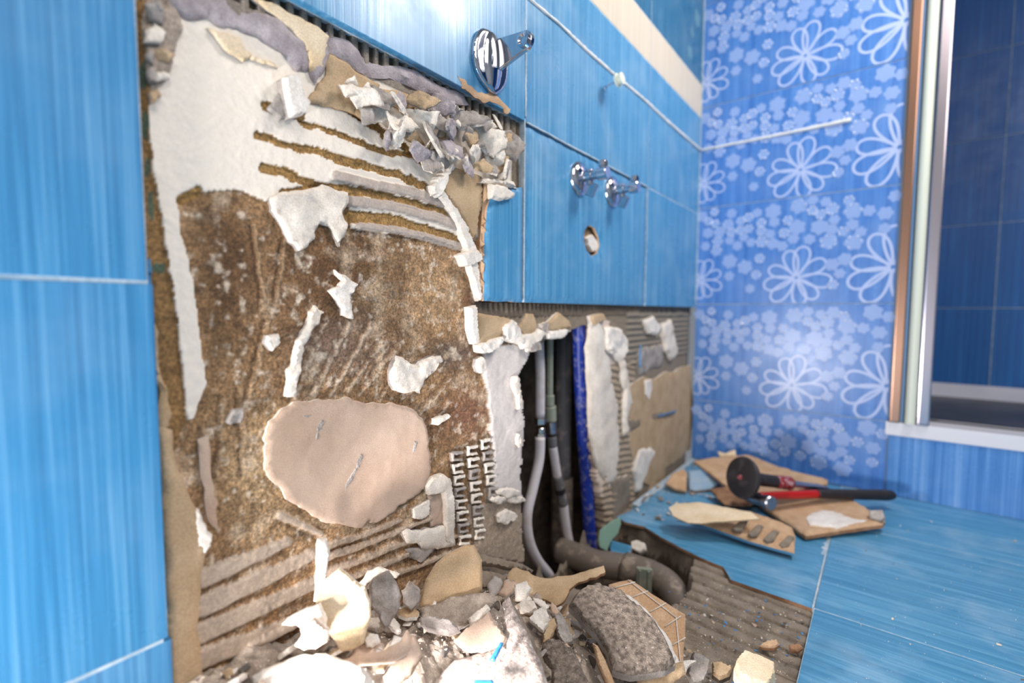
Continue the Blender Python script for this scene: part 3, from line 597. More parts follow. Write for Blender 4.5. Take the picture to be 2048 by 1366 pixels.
def small_flower(bm,cx,cz,r,y,k,rot):
    c=bm.verts.new((cx,y-.00012-.00001*k,cz)); ring=[]
    for i in range(36):
        t=2*math.pi*i/36; rr=r*(.74+.26*abs(math.sin(3*t+rot))); ring.append(bm.verts.new((cx+rr*math.cos(t),y-.00012-.00001*k,cz+rr*math.sin(t))))
    for i in range(36): bm.faces.new((c,ring[i],ring[(i+1)%36]))
rowsB=[(-.096,.162),(.162,.420),(.420,.672),(.672,.931),(.931,1.19),(1.19,1.445)]
for ri,(z0,z1) in enumerate(rowsB):
    zz=max(z0,0)
    t_=box('floral_tile',(0.001,D,zz+g),(XE,D+.008,z1-g),m_blueB,wallB,bev=.0009)
    loc=t_.location.copy(); grp=empty('x'); bpy.data.objects.remove(grp)
    class _P: pass
    # printed flowers sit on the glaze; built in world space then parented to the tile
    def fin(o): o.parent=t_; o.matrix_parent_inverse=Matrix.Translation(-loc)
    before=set(COL.objects.keys())
    for cx,cz,r in ((.232,z0+.062,.068),(.012,z0+.064,.052),(.412,z0+.078,.082)):
        if ri and cz+r>zz: big_flower(cx,cz,r,D,None,m_fl2,rot=.35+cx,lim=(.002,XE-.002),zl=(max(zz,0)+.002,z1-.002))
    bm=bmesh.new(); k=0; pr=random.Random(5)
    spots=[]
    for _ in range(600):
        x=pr.uniform(.01,.41); z=z0+pr.uniform(.135,.245); r=pr.choice([.012,.015,.019,.013])
        if pr.random()<.12: z=z0+pr.uniform(.03,.13)
        if all(math.hypot(x-a,z-b)>(r+c)*.78 for a,b,c in spots) and min(math.hypot(x-.232,z-z0-.062)/.075,math.hypot(x-.012,z-z0-.064)/.06,math.hypot(x-.412,z-z0-.078)/.085)>1.0: spots.append((x,z,r))
    for x,z,r in spots:
        if z-r>zz and z+r<z1: small_flower(bm,x,z,r,D,k,pr.random()*3); k+=1
    me=bpy.data.meshes.new('small_flowers'); bm.to_mesh(me); bm.free(); link('small_flowers',me,m_fl)
    bm=bmesh.new(); 
    for x,z,r in spots:
        if pr.random()<.45 and z-r>zz and z+r<z1:
            for q in range(pr.randint(4,7)):
                a=q*.95+pr.random()*.3; bmesh.ops.create_icosphere(bm,subdivisions=2,radius=pr.uniform(.0014,.0023),matrix=Matrix.Translation((x+r*.75*math.cos(a),D-.0004,z+r*.75*math.sin(a))))
    me=bpy.data.meshes.new('glitter_beads'); bm.to_mesh(me); bm.free(); me.polygons.foreach_set('use_smooth',np.ones(len(me.polygons),bool)); gb=link('glitter_beads',me,m_glit)
    for nm in set(COL.objects.keys())-before:
        fin(COL.objects[nm])
b_=bed('grout',[((0,D+.002,0),(XE,D+.03,1.45))],wallB,1)
tube('silicone_bead',[(0.003,D-.0005,.824),(.12,D-.0012,.824),(.22,D-.0012,.825),(.325,D-.0012,.8265)],[.003,.003,.0034,.0045],m_sil,wallB,seg=8,wob=.4,sub=12)
tube('corner_joint',[(.0012,D-.001,.42),(.0012,D-.001,1.4)],.0014,m_grout,wallB,seg=8,wob=.5,sub=40)
# floral tiles high on the left wall: flowers in the same reflection tint
for k in range(14):
    a=random.uniform(.6,1.3); z=random.uniform(1.03,1.3); bm=bmesh.new(); small_flower(bm,0,0,random.uniform(.012,.024),0,0,random.random()*3)
    me=bpy.data.meshes.new('flower_print'); bm.to_mesh(me); bm.free(); o=link('flower_print',me,m_flt,wallL); o.rotation_euler=(0,0,math.radians(90)); o.location=(.0002,a,z)
# --------------------------------------------------------------- shower alcove
alc=tag(empty('wall_alcove'),'dark blue tiled walls inside the shower alcove',kind='structure')
YB=2.0; X0,X1=.45,1.55
for i,xa in enumerate([X0-.2,.66,1.095,X1]):
    if i==3: break
    xb=[.66,1.095,X1][i]
    for j in range(7):
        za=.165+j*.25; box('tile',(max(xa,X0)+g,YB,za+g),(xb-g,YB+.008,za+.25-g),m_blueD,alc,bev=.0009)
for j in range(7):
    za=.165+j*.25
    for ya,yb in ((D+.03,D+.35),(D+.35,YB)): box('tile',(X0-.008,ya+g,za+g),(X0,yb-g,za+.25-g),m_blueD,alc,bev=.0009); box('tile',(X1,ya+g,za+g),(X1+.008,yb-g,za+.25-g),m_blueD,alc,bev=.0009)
bed('grout',[((X0-.02,YB+.002,0),(X1+.02,YB+.03,1.95)),((X0-.02,D+.03,0),(X0-.002,YB,1.95)),((X1+.002,D,0),(X1+.02,YB,1.95))],alc,0)
# tiled upstand and white sill
up_=tag(empty('wall_upstand'),'low blue streaked tile panel under the white shower sill',kind='structure')
for xa,xb in ((XE+.002,.86),(.862,1.295),(1.297,1.56)): box('tile',(xa,D-.003,.0),(xb,D+.006,.134),m_blueP,up_,bev=.0009)
bed('core',[((XE+.002,D+.006,0),(1.56,D+.09,.133))],up_,0)
sill=box('trim_1',(XE-.004,D-.006,.134),(1.56,D+.055,.163),m_white,None,bev=.002); tag(sill,'white sill strip along the shower front',kind='structure')
# tray
tr=tag(empty('shower_tray',(1.0,1.7,.0)),'dark shower tray with a pale raised rim behind the white sill','shower tray')
def ptr(o): o.parent=tr; o.matrix_parent_inverse=Matrix.Translation((-1.0,-1.7,0))
bm=bmesh.new()
xs=[X0+.001,X0+.05,X1-.05,X1-.001]; ys=[D+.057,D+.09,YB-.05,YB-.001]
hz=lambda i,j: (.182 if j==3 else .168) if i in (0,3) or j in (0,3) else .146
V=[(x,y,hz(i,j)) for i,x in enumerate(xs) for j,y in enumerate(ys)]
rim=from_np('tray_rim',V,[(i*4+j,(i+1)*4+j,(i+1)*4+j+1,i*4+j+1) for i in range(3) for j in range(3) if not(i==1 and j==1)],m_white,None,smooth=False); ptr(rim)
bs=box('tray_basin',(X0+.045,D+.085,.10),(X1-.045,YB-.045,.1465),m_tray,None); ptr(bs)
# frame profile at the alcove's left side
fr=tag(empty('shower_door_jamb',(.45,D,.163)),'polished metal shower door jamb standing on the white sill','shower frame')
def pf(o): o.parent=fr; o.matrix_parent_inverse=Matrix.Translation((-.45,-D,-.163)); return o
pf(box('wall_channel',(.421,D-.010,.164),(.438,D+.02,1.9),m_bronzeRefl,None,bev=.002))  # bronze tone is a reflection painted onto the chrome
pf(box('blue_reflection_strip',(.4385,D-.004,.164),(.443,D+.02,1.9),plain('blue_reflection','6a93c0',.3),None,bev=.001))  # blue reflection in the metal, added as a coloured strip
pf(lathe('rounded_profile',[(0,.0095),(1.73,.0095)],(.4545,D-.006,.164),(0,0,1),m_nylonRefl,None,seg=24))  # cream colour stands for the bright reflection along the rounded metal
pf(box('flat_profile',(.466,D-.012,.164),(.486,D+.02,1.9),m_alu,None,bev=.003))
# --------------------------------------------------------------- floor
flo=tag(empty('floor'),'blue tiled bathroom floor with one corner torn open',kind='structure')
XF,YF=.342,.747
def ftile(x0,y0,x1,y1): return box('tile',(x0+g,y0+g,-.008),(x1-g,y1-g,0),m_blueF,flo,bev=.0008)
for i in range(4):
    for j in range(-5,2):
        x0=XF+i*.333; y0=YF+j*.333
        if y0<-.95: continue
        ftile(x0,y0,min(x0+.333,1.56),min(y0+.333,D-.003))
Mf=frame((0,0,-.008),(0,0,1),ref=(0,1,0)); Mf=Matrix.Translation((0,0,-.008))
be_=[at(x,y,2,0) for x,y in [(1620,1212),(1560,1190),(1500,1168),(1462,1155),(1445,1130),(1400,1110),(1360,1090),(1320,1070),(1290,1050),(1250,1040),(1235,1030)]]
poly=[(p[0],p[1]) for p in be_]+[(.012,.90),(.012,YF+.333-g),(XF-g,YF+.333-g),(XF-g,YF+g)]
plate('broken_tile',poly,Mf,.008,[m_blueF,m_terrad],flo,sp=.012,jag=.12,bev=.0005)
ftile(.012,YF+.333,XF,D-.003)
for j in range(-4,0): ftile(.012,YF+j*.333-.333*.8,XF,YF+(j+1)*.333-.333*.8-.02) if YF+(j+1)*.333-.29<.05 else None
# screed bed with the hole (height field)
HOLE=[at(x,y,2,-.01)[:2] for x,y in [(1205,1035),(1250,1042),(1300,1062),(1345,1085),(1385,1112),(1390,1135),(1378,1150),(1380,1180),(1362,1200),(1335,1215),(1300,1205),(1230,1200),(1130,1170),(1030,1150)]]+[(-.03,.50),(-.03,.93)]
GR=.0019
def build_bed():
    xs=np.arange(-.03,.3445,GR); ys=np.arange(-.3,.93,GR); XX,YY=np.meshgrid(xs,ys,indexing='ij'); x,y=XX.ravel(),YY.ravel()
    N=np.c_[x,y,np.zeros(x.shape)]; n=fbm(N,60,4,21); n2=fbm(N,250,3,22)
    z=-.0125+n*.0012+n2*.0006
    rz=(y>.60)&(x>.15); ph=(y+x*.10)/.0235; saw=(ph%1.); z+=rz*(np.where(saw<.8,.0045*np.abs(np.sin(np.clip(saw/.8,0,1)*math.pi))**.35,-.0045))
    for cx,y0,y1 in ((.205,.50,.575),(.235,.50,.585),(.272,.50,.585)):
        f=(np.abs(x-cx)<.009)&(y>y0)&(y<y1); inner=(np.abs(x-cx)<.0065)&(y>y0)&(y<y1-.003); z+=-.004*(f)+.0015*inner
    wx=fbm(N,30,3,23)*.008; wy=fbm(N,30,3,24)*.008; din=dline(x+wx,y+wy,HOLE,True); ins=inpoly(x+wx,y+wy,HOLE)
    z=np.where(ins,z-.095*np.clip(din/.018,0,1)**.6+n*.012,z)
    idx=np.arange(len(x)).reshape(len(xs),len(ys)); a=idx[:-1,:-1].ravel();b=idx[1:,:-1].ravel();c=idx[1:,1:].ravel();e=idx[:-1,1:].ravel()
    o=from_np('screed',np.c_[x,y,z],np.c_[a,b,c,e],[m_adh,m_conc],flo); zc=(ins&(din>.004))
    o.data.polygons.foreach_set('material_index',zc[a].astype(np.int32)); return o
build_bed()
bed('subfloor',[((XF+.0005,-.95,-.06),(1.56,D+.1,-.0006)),((XF-.002,YF+.002,-.06),(XF+.001,D+.1,-.0006)),((.0,.93,-.06),(XF-.002,D+.1,-.0018)),((0,-.95,-.06),(XF+.002,-.3,-.0018))],flo,0)
# room shell
def slab(name,lo,hi,m,lab): return tag(box(name,lo,hi,m),lab,kind='structure')
slab('wall_right',(1.56,-.95,0),(1.60,D-.0,2.3),m_room,'plain wall opposite the stripped wall')
slab('wall_front',(-.02,-1.0,0),(1.6,-.96,2.3),m_room,'plain wall behind the viewer')
slab('ceiling',(-.05,-1.,2.3),(1.6,2.05,2.34),m_room,'plain ceiling')
slab('wall_left_upper',(-.05,-1.,1.76),(0,D,2.3),m_room,'upper plain part of the tiled wall')
slab('wall_back_upper',(0,D,1.95),(1.6,D+.03,2.3),m_room,'wall above the alcove')
slab('wall_back_side',(0,D,1.45),(XE,D+.03,1.95),m_room,'wall above the floral tiles')
# ================================================================== THINGS
# chrome bracket
hk=at(985,122,0,0); h=tag(empty('wall_bracket',tuple(hk)),'chrome bracket with a projecting flat arm screwed on the upper blue tiles','bracket')
def loc_(o,e): o.parent=e; o.matrix_parent_inverse=Matrix.Translation(-e.location); return o
pixp=[(962,56),(972,54),(990,62),(1008,90),(1018,118),(1018,150),(1014,172),(1004,186),(990,188),(970,165),(956,140),(950,110),(953,75)]
loc_(pplate('base_plate',pixp,(.007,0,0),(1,0,0),.0065,[m_chrome,m_chrome],None,jag=0,bev=.004,sp=.0016,chaikin=2,hf=lambda v:.006*np.clip(1-(v[:,0]/.016)**2-(v[:,1]/.034)**2,0,1)**.7),h)
def onx(x,y,X): return at(x,y,0,X)
ay,az=hk[1]+.003,hk[2]
tipx=.002
for X in np.arange(.02,.09,.002):      # find how far the arm stands out so that its end falls where it is seen
    v=np.array([X,ay,az])-CAM; d_=v@fw; 
    if 1024+F*(v@rt)/d_>=1064: tipx=X; break
armz=az+.009
bm=bmesh.new(); N_=14; prof=[(.003,-.024),(.003,.016)]+[(tipx-.0115+.0115*math.sin(math.pi*i/N_),.0115*math.cos(math.pi*i/N_)) for i in range(N_+1)]
va=[bm.verts.new((a,ay-.0035,armz+b)) for a,b in prof]; vb=[bm.verts.new((a,ay+.0035,armz+b)) for a,b in prof]
bm.faces.new(va); bm.faces.new(vb[::-1])
for i in range(len(prof)): j=(i+1)%len(prof); bm.faces.new((va[j],va[i],vb[i],vb[j]))
bmesh.ops.recalc_face_normals(bm,faces=bm.faces[:]); bmesh.ops.bevel(bm,geom=[e for e in bm.edges if e.calc_face_angle(0)>1],offset=.0012,segments=3,affect='EDGES')
me=bpy.data.meshes.new('arm'); bm.to_mesh(me); bm.free(); loc_(link('arm',me,m_chrome),h)
loc_(lathe('end_boss',[(0,.0085),(.003,.0085),(.0035,.006),(.0005,.004)],(tipx-.0115,ay-.0035,armz),(0,-1,0),m_chrome,None),h)
# plastic nut on a screw hook
sp_=at(1208,176,0,0); e=tag(empty('screw_hook',tuple(sp_)),'small screw hook with an ivory plastic ring nut on the silicone line','hook')
pA=Vector(sp_); L_=.035
loc_(tube('screw',[pA-Vector((.004,0,0)),pA+Vector((.012,0,.003)),pA+Vector((L_,.0,.006))],.0019,m_chrome,None,seg=10),e)
loc_(lathe('ring_nut',[(0,.004),(.001,.0105),(.005,.0115),(.006,.0075),(.009,.0075),(.010,.010),(.013,.010),(.014,.005)],pA+Vector((.022,0,.005)),(1,0,.15),m_nylonRefl,None),e)
loc_(tube('wire_eye',[pA+Vector((.004,.004*math.cos(a)-.002,-.004+.005*math.sin(a))) for a in np.linspace(0,5.6,9)],.0006,m_chrome,None,seg=6),e)
# angle valves
def valve(px_,py_,lab):
    c=Vector(at(px_,py_,0,0)); e=tag(empty('angle_valve',c),lab,'valve','chrome angle valves')
    X=Vector((1,0,0))
    loc_(lathe('escutcheon',[(0,.0275),(.002,.0275),(.0045,.026),(.008,.021),(.010,.014),(.011,.010)],c,(1,0,0),m_chrome,None,seg=40),e)
    loc_(lathe('body',[(.009,.0085),(.016,.0085),(.017,.0105),(.024,.0105),(.025,.0075),(.034,.0078),(.036,.0105),(.050,.0105),(.0515,.009)],c+Vector((0,0,.002)),(1,0,0),m_chrome,None),e)
    loc_(lathe('outlet',[(.006,.006),(.010,.006),(.011,.0078),(.017,.0078),(.018,.0062),(.0195,.0062)],c+Vector((.043,0,.002)),(0,0,1),m_chrome,None,seg=8),e)
    loc_(box('handle',(-.008,-.0035,-.011),(.008,.0035,.011),m_chrome,None,bev=.0025,seg=3,loc=c+Vector((.022,.002,-.020)),rot=(0,math.radians(25),0)),e)
    loc_(lathe('spindle',[(.004,.0055),(.012,.0055),(.013,.004)],c+Vector((.020,0,.0)),(0,0,-1),m_chrome,None),e)
    return e
valve(1158,358,'chrome angle valve nearer the broken tile, left of the two'); valve(1224,384,'chrome angle valve nearer the corner, right of the two')
# plaster plug in the drain hole
pplate('plaster_plug',[(1174,475),(1186,468),(1194,480),(1198,495),(1194,505),(1184,503),(1176,490)],(-.006,0,0),(1,0,0),.01,[m_paper,m_plaster],W,amp=.002,jag=.3)
# ---- pipes in the opening
def ax_(l,X): return [at(x,y,0,X) for x,y in l]
e=tag(empty('water_pipe',tuple(at(1078,690,0,-.05))),'white plastic water pipe with metal coupling, leftmost in the wall opening','pipe')
loc_(tube('upper_pipe',ax_([(1076,660),(1080,740),(1080,835)],-.05),.0082,m_whitep),e)
for yy,rr in ((838,.0105),(856,.0085),(868,.0105)): loc_(lathe('coupling_nut' if rr>.009 else 'coupling_ring',[(0,rr*.9),(.001,rr),(.009,rr),(.010,rr*.9)],at(1080,yy+10,0,-.05),(0,0,1),m_brass,None,seg=6 if rr>.009 else 20),e)
loc_(tube('lower_pipe',ax_([(1080,875),(1078,920),(1066,975),(1054,1030),(1058,1080),(1075,1120),(1098,1150),(1120,1190)],-.045),.0085,m_whitep),e)
e=tag(empty('service_pipe',tuple(at(1100,690,0,-.06))),'olive and white jointed pipe, second from the left in the wall opening','pipe')
def seg_(nm,pts,r,mt): loc_(tube(nm,ax_(pts,-.055),r,mt),e)
seg_('olive_pipe',[(1100,655),(1099,730),(1099,805)],.0062,m_olive)
seg_('socket',[(1099,790),(1099,812)],.0085,m_olive); seg_('socket',[(1100,812),(1101,842)],.0108,m_olive)
seg_('steel_sleeve',[(1103,842),(1103,868)],.0088,m_steel); seg_('seal_ring',[(1103,866),(1103,872)],.0085,m_black)
seg_('grey_sleeve',[(1103,872),(1105,892)],.0088,m_gpipe); seg_('white_pipe',[(1105,892),(1110,925),(1114,952)],.0082,m_whitep)
seg_('grey_sleeve',[(1114,950),(1119,976)],.0092,m_gpipe); seg_('seal_ring',[(1119,975),(1121,985)],.0098,m_black); seg_('grey_sleeve',[(1121,984),(1126,1008)],.0095,m_gpipe)
seg_('white_pipe',[(1126,1006),(1133,1060),(1146,1120),(1160,1175)],.0090,m_whitep)
e=tag(empty('waste_pipe',tuple(at(1130,690,0,-.08))),'wide grey plastic waste pipe standing behind the thinner pipes','pipe')
loc_(tube('pipe',[(-.085,at(1128,640,0,-.085)[1],.40),(-.085,at(1128,640,0,-.085)[1],.06)],.0165,m_gpipe),e)
loc_(tube('socket',[(-.085,at(1128,640,0,-.085)[1],.075),(-.085,at(1128,640,0,-.085)[1],-.08)],.021,m_gpd),e)
e=tag(tube('insulated_pipe',ax_([(1158,645),(1160,740),(1166,860),(1174,980),(1182,1105)],-.035),.0122,m_bpipe,wob=.06,sub=14),'bright blue insulated pipe at the right of the wall opening','pipe')
e=tag(empty('sewer_pipe',tuple(at(1230,1140,2,-.05))),'dusty grey sewer pipe with a ribbed collar lying in the floor hole','pipe')
P_=[at(x,y,2,-.045) for x,y in [(1120,1100),(1190,1125),(1270,1140),(1330,1165),(1370,1200)]]
loc_(tube('pipe',P_[:4]+[P_[4]-np.array([0,0,.02])],.023,m_gpd,sub=8),e)
loc_(tube('socket',[P_[2]*.75+P_[1]*.25,P_[2]*.4+P_[3]*.6],.027,m_gpd),e)
q=at(1288,1160,2,-.03); loc_(box('clamp',(-.012,-.004,-.022),(.012,.004,.018),m_olive,None,bev=.002,loc=q,rot=(0,0,math.radians(25))),e)
for dx in (-.006,.006): loc_(box('clamp_rib',(-.0015,-.0065,-.02),(.0015,.0065,.016),m_olive,None,bev=.0005,loc=(q[0]+dx,q[1]+dx*.45,q[2]),rot=(0,0,math.radians(25))),e)
# green flap
gp=[at(x,y,2,-.02) for x,y in [(1205,1105),(1240,1035)]]
flap=pplate('plastic_flap',[(1240,1033),(1242,1048),(1236,1066),(1222,1082),(1214,1102),(1200,1095),(1197,1078),(1200,1060),(1218,1045)],at(1215,1080,2,-.005),(.5,-.7,.35),.0015,[m_green,m_green],None,jag=.05,bend=lambda v:.25*v[:,0]**2*8)
tag(flap,'curled green plastic sheet sticking up at the foot of the blue pipe','plastic sheet')
# ---------------------------------------------------------------- tools
def P3(x,y,z): return Vector(at(x,y,2,z))
a=P3(1522,992,.05); dz=0
hnd=P3(1785,990,.030); gripS=P3(1634,988,.042)
ham=tag(empty('hammer',tuple(a)),'steel hammer with red and black handle lying across the broken tiles','hammer')
hd=(hnd-a).normalized()
loc_(tube('handle_neck',[a-hd*.006,a+(gripS-a)*.5,gripS],[.0068,.0078,.0080],m_red),ham)
loc_(tube('rubber_grip',[gripS,gripS+hd*.03,gripS+(hnd-gripS)*.5,hnd-hd*.02,hnd],[.0088,.0098,.0100,.0112,.0085],m_black),ham)
hx=Vector((-.25,-.9,.12)); hx=(hx-hd*hx.dot(hd)).normalized(); hc=a-hd*.012
loc_(lathe('head',[(-.052,.004),(-.035,.009),(-.012,.0115),(.010,.0115),(.016,.0095),(.026,.0095),(.028,.0125),(.041,.0125),(.043,.0105)],hc+Vector((0,0,-.004)),hx,m_steel,None,seg=24),ham)
ch=P3(1485,955,.083); ct=P3(1612,958,.045)
chi=tag(empty('chisel',tuple(ch)),'chisel with a round black hand guard resting on the tile pile','chisel'); cdv=(ct-ch).normalized()
fwd=Vector((-.30,.93,-.2)); cax=(ct-ch); cax=(Vector((.55,.80,-.20))).normalized(); 
tip=ch+cax*.20
loc_(lathe('hand_guard',[(0,.004),(.001,.034),(.003,.0385),(.007,.040),(.011,.0385),(.013,.030),(.014,.012)],ch-cax*.006,cax,m_black,None,seg=48),chi)
loc_(lathe('striking_end',[(-.004,.0045),(.004,.0065)],ch-cax*.004,cax,m_redd,None,seg=16),chi)
loc_(tube('rubber_sleeve',[ch+cax*.006,ch+cax*.04,ch+cax*.085],[.013,.0125,.012],m_black,None,wob=.05),chi)
loc_(tube('painted_collar',[ch+cax*.083,ch+cax*.12],[.0125,.0135],m_redd,None),chi)
bl=box('blade',(-.05,-.013,-.004),(.05,.013,.004),m_steel,None,bev=.002,loc=ch+cax*.165); bl.rotation_euler=cax.to_track_quat('X','Z').to_euler(); loc_(bl,chi)
# ---------------------------------------------------------------- debris
def deb(name,pix,base,n,th,mats,label,cat='rubble piece',group=None,**kw):
    p0=at(base[0],base[1],2,base[2]); o=pplate(name,pix,p0,n,th,mats,None,**kw); tag(o,label,cat,group); return o
# upturned tiles
deb('tile_fragment',[(1387,919),(1440,911),(1497,907),(1560,932),(1656,957),(1655,966),(1560,985),(1500,1003)],(1500,985,.028),(.05,-.12,1),.009,[m_terra,m_terrad],'large upturned tile fragment under the chisel, nearest the corner','tile fragment',jag=.1,sp=.008)
t2=deb('tile_fragment',[(1500,992),(1560,988),(1700,992),(1770,1038),(1765,1046),(1690,1056),(1610,1068)],(1610,1068,.014),(-.02,-.05,1),.010,[m_terra,m_terrad],'upturned tile fragment under the hammer handle with white plaster on it','tile fragment',jag=.1,sp=.006)
pplate('plaster_smear',[(1612,1030),(1640,1018),(1700,1022),(1745,1030),(1740,1042),(1690,1050),(1650,1052),(1620,1045)],at(1650,1040,2,.021),(0,0,1),.006,[m_paper,m_paper],None,amp=.002,jag=.5)
bpy.data.objects['plaster_smear'].name='plaster_cake'; tag(bpy.data.objects['plaster_cake'],'white plaster cake dried on the tile under the hammer handle','plaster')
deb('plaster_chunk',[(1738,1020),(1765,1018),(1772,1036),(1762,1042),(1740,1036)],(1750,1036,.028),(0,-.7,.6),.008,[m_plasterd,m_plasterd],'small grey chunk on the right tip of the tile under the hammer','chunk',jag=.2)
t3=deb('tile_fragment',[(1362,1036),(1440,1012),(1500,1020),(1560,1040),(1584,1052),(1592,1070),(1588,1104),(1500,1080),(1420,1052)],(1560,1095,.016),(.02,-.22,1),.008,[m_terra,m_blueF],'upturned tile fragment with grey adhesive combs, nearest the floor hole','tile fragment',jag=.08,sp=.006)
for i in range(4):
    cx,cy=1478+i*31,1046+i*11
    o=pplate('adhesive_comb',[(cx-14,cy+9),(cx+6,cy-10),(cx+18,cy-6),(cx+6,cy+13),(cx-6,cy+14)],at(cx,cy,2,.032-.003*i),(.02,-.22,1),.004,[m_adh,m_adh],None,jag=.2,amp=.0006)
    tag(o,'patch of grey combed adhesive on the upturned tile before the tools','adhesive','adhesive combs on the upturned tile')
deb('board_scrap',[(1338,1014),(1350,1006),(1400,1003),(1450,1012),(1500,1022),(1520,1036),(1460,1040),(1400,1046),(1375,1045),(1345,1030)],(1400,1040,.038),(0,-.25,1),.004,[m_cream,m_tan],'tan board scrap lying over the comb-marked tile, curled at its left end','board scrap',jag=.25,amp=.001)
deb('tile_fragment',[(1330,966),(1345,945),(1368,936),(1374,945),(1373,982),(1350,978)],(1355,978,.012),(.1,-.5,.9),.008,[m_terra,m_terrad],'small tan tile fragment at the wall foot in the corner','tile fragment',jag=.12)
deb('tile_fragment',[(1376,940),(1400,938),(1440,966),(1420,976),(1378,982)],(1400,980,.008),(.1,-.3,.9),.008,[matte('dusty_blue','a9bccd','8fb0cc',50),m_terrad],'dusty pale blue tile fragment beside the corner pile','tile fragment',jag=.12)
deb('board_scrap',[(1434,902),(1450,906),(1470,899),(1472,912),(1440,914)],(1450,914,.045),(0,-.8,.5),.003,[m_cream,m_tan],'small cream board scrap standing behind the chisel guard','board scrap',jag=.2)
deb('board_scrap',[(1420,978),(1470,968),(1520,992),(1500,1012),(1450,1008)],(1460,1006,.016),(0,-.2,1),.006,[m_terrad,m_conc],'brown crumbling board scrap wedged beneath the hammer head','board scrap',jag=.4,amp=.003)
deb('tile_fragment',[(1218,1078),(1245,1085),(1262,1090),(1260,1116),(1220,1114)],(1240,1114,-.03),(0,-.6,.7),.008,[m_blueF,m_terrad],'small blue tile fragment fallen beside the sewer pipe','tile fragment',jag=.05)
deb('stone',[(1260,1082),(1275,1078),(1290,1085),(1292,1098),(1278,1104),(1262,1098)],(1275,1104,-.025),(0,-.6,.8),.012,[m_plaster,m_plasterd],'pale round stone at the edge of the floor hole','stone',jag=.2,amp=.002)
# the two mortar slabs and gridded tile
deb('tile_fragment',[(1218,1166),(1240,1160),(1262,1156),(1310,1188),(1371,1226),(1371,1262),(1369,1300),(1366,1345),(1330,1340),(1290,1290),(1240,1220)],(1360,1330,.024),(.25,-.38,1),.008,[m_terra,m_terrad],'orange tile fragment with white grid lines under the dark mortar slab','tile fragment',jag=.08,sp=.005)
n_=Vector((.25,-.38,1)).normalized(); p0_=at(1360,1330,2,.024)+np.array(n_)*.0008
gl=[((1228,1176),(1270,1164)),((1262,1195),(1296,1182)),((1300,1224),(1332,1206)),((1330,1253),(1362,1232)),((1345,1290),(1371,1275)),((1262,1240),(1330,1290)),((1256,1160),(1352,1235)),((1352,1235),(1362,1340))]
tf=[o for o in bpy.data.objects if o.get('label','').startswith('orange tile')][0]
for a_,b_ in gl:
    o=tube('grid_line',[onp(*a_,p0_,np.array(n_)),onp(*b_,p0_,np.array(n_))],.0007,m_plaster,None,seg=6,sub=2); o.parent=tf; o.matrix_parent_inverse=Matrix.LocRotScale(tf.location,tf.rotation_euler,tf.scale).inverted()
deb('mortar_slab',[(1137,1203),(1150,1185),(1168,1168),(1195,1160),(1222,1166),(1245,1178),(1280,1205),(1308,1232),(1330,1268),(1345,1300),(1352,1322),(1310,1338),(1262,1345),(1228,1332),(1215,1300),(1195,1262),(1170,1240)],(1228,1332,.052),(.20,-.33,1),.016,[m_mortar,m_plasterd],'large dark grey speckled mortar slab lying on the orange tile','mortar slab',jag=.25,amp=.0015,nsc=90,sp=.004,bev=.003)
deb('plaster_layer',[(1240,1178),(1262,1188),(1300,1222),(1330,1262),(1352,1298),(1362,1318),(1395,1318),(1370,1345),(1345,1332),(1300,1300),(1270,1240)],(1350,1330,.034),(.22,-.35,1),.007,[m_paper,m_plaster],'white plaster rim between the mortar slab and the orange tile','plaster',jag=.4,amp=.002)
deb('mortar_slab',[(1080,1285),(1095,1275),(1120,1272),(1142,1290),(1160,1322),(1180,1366),(1195,1420),(1120,1420),(1100,1340)],(1120,1330,.056),(.1,-.3,1),.012,[m_mortar,m_adh],'smaller dark mortar slab at the bottom edge, left of the thin tan slat','mortar slab',jag=.3,amp=.0015,sp=.004)
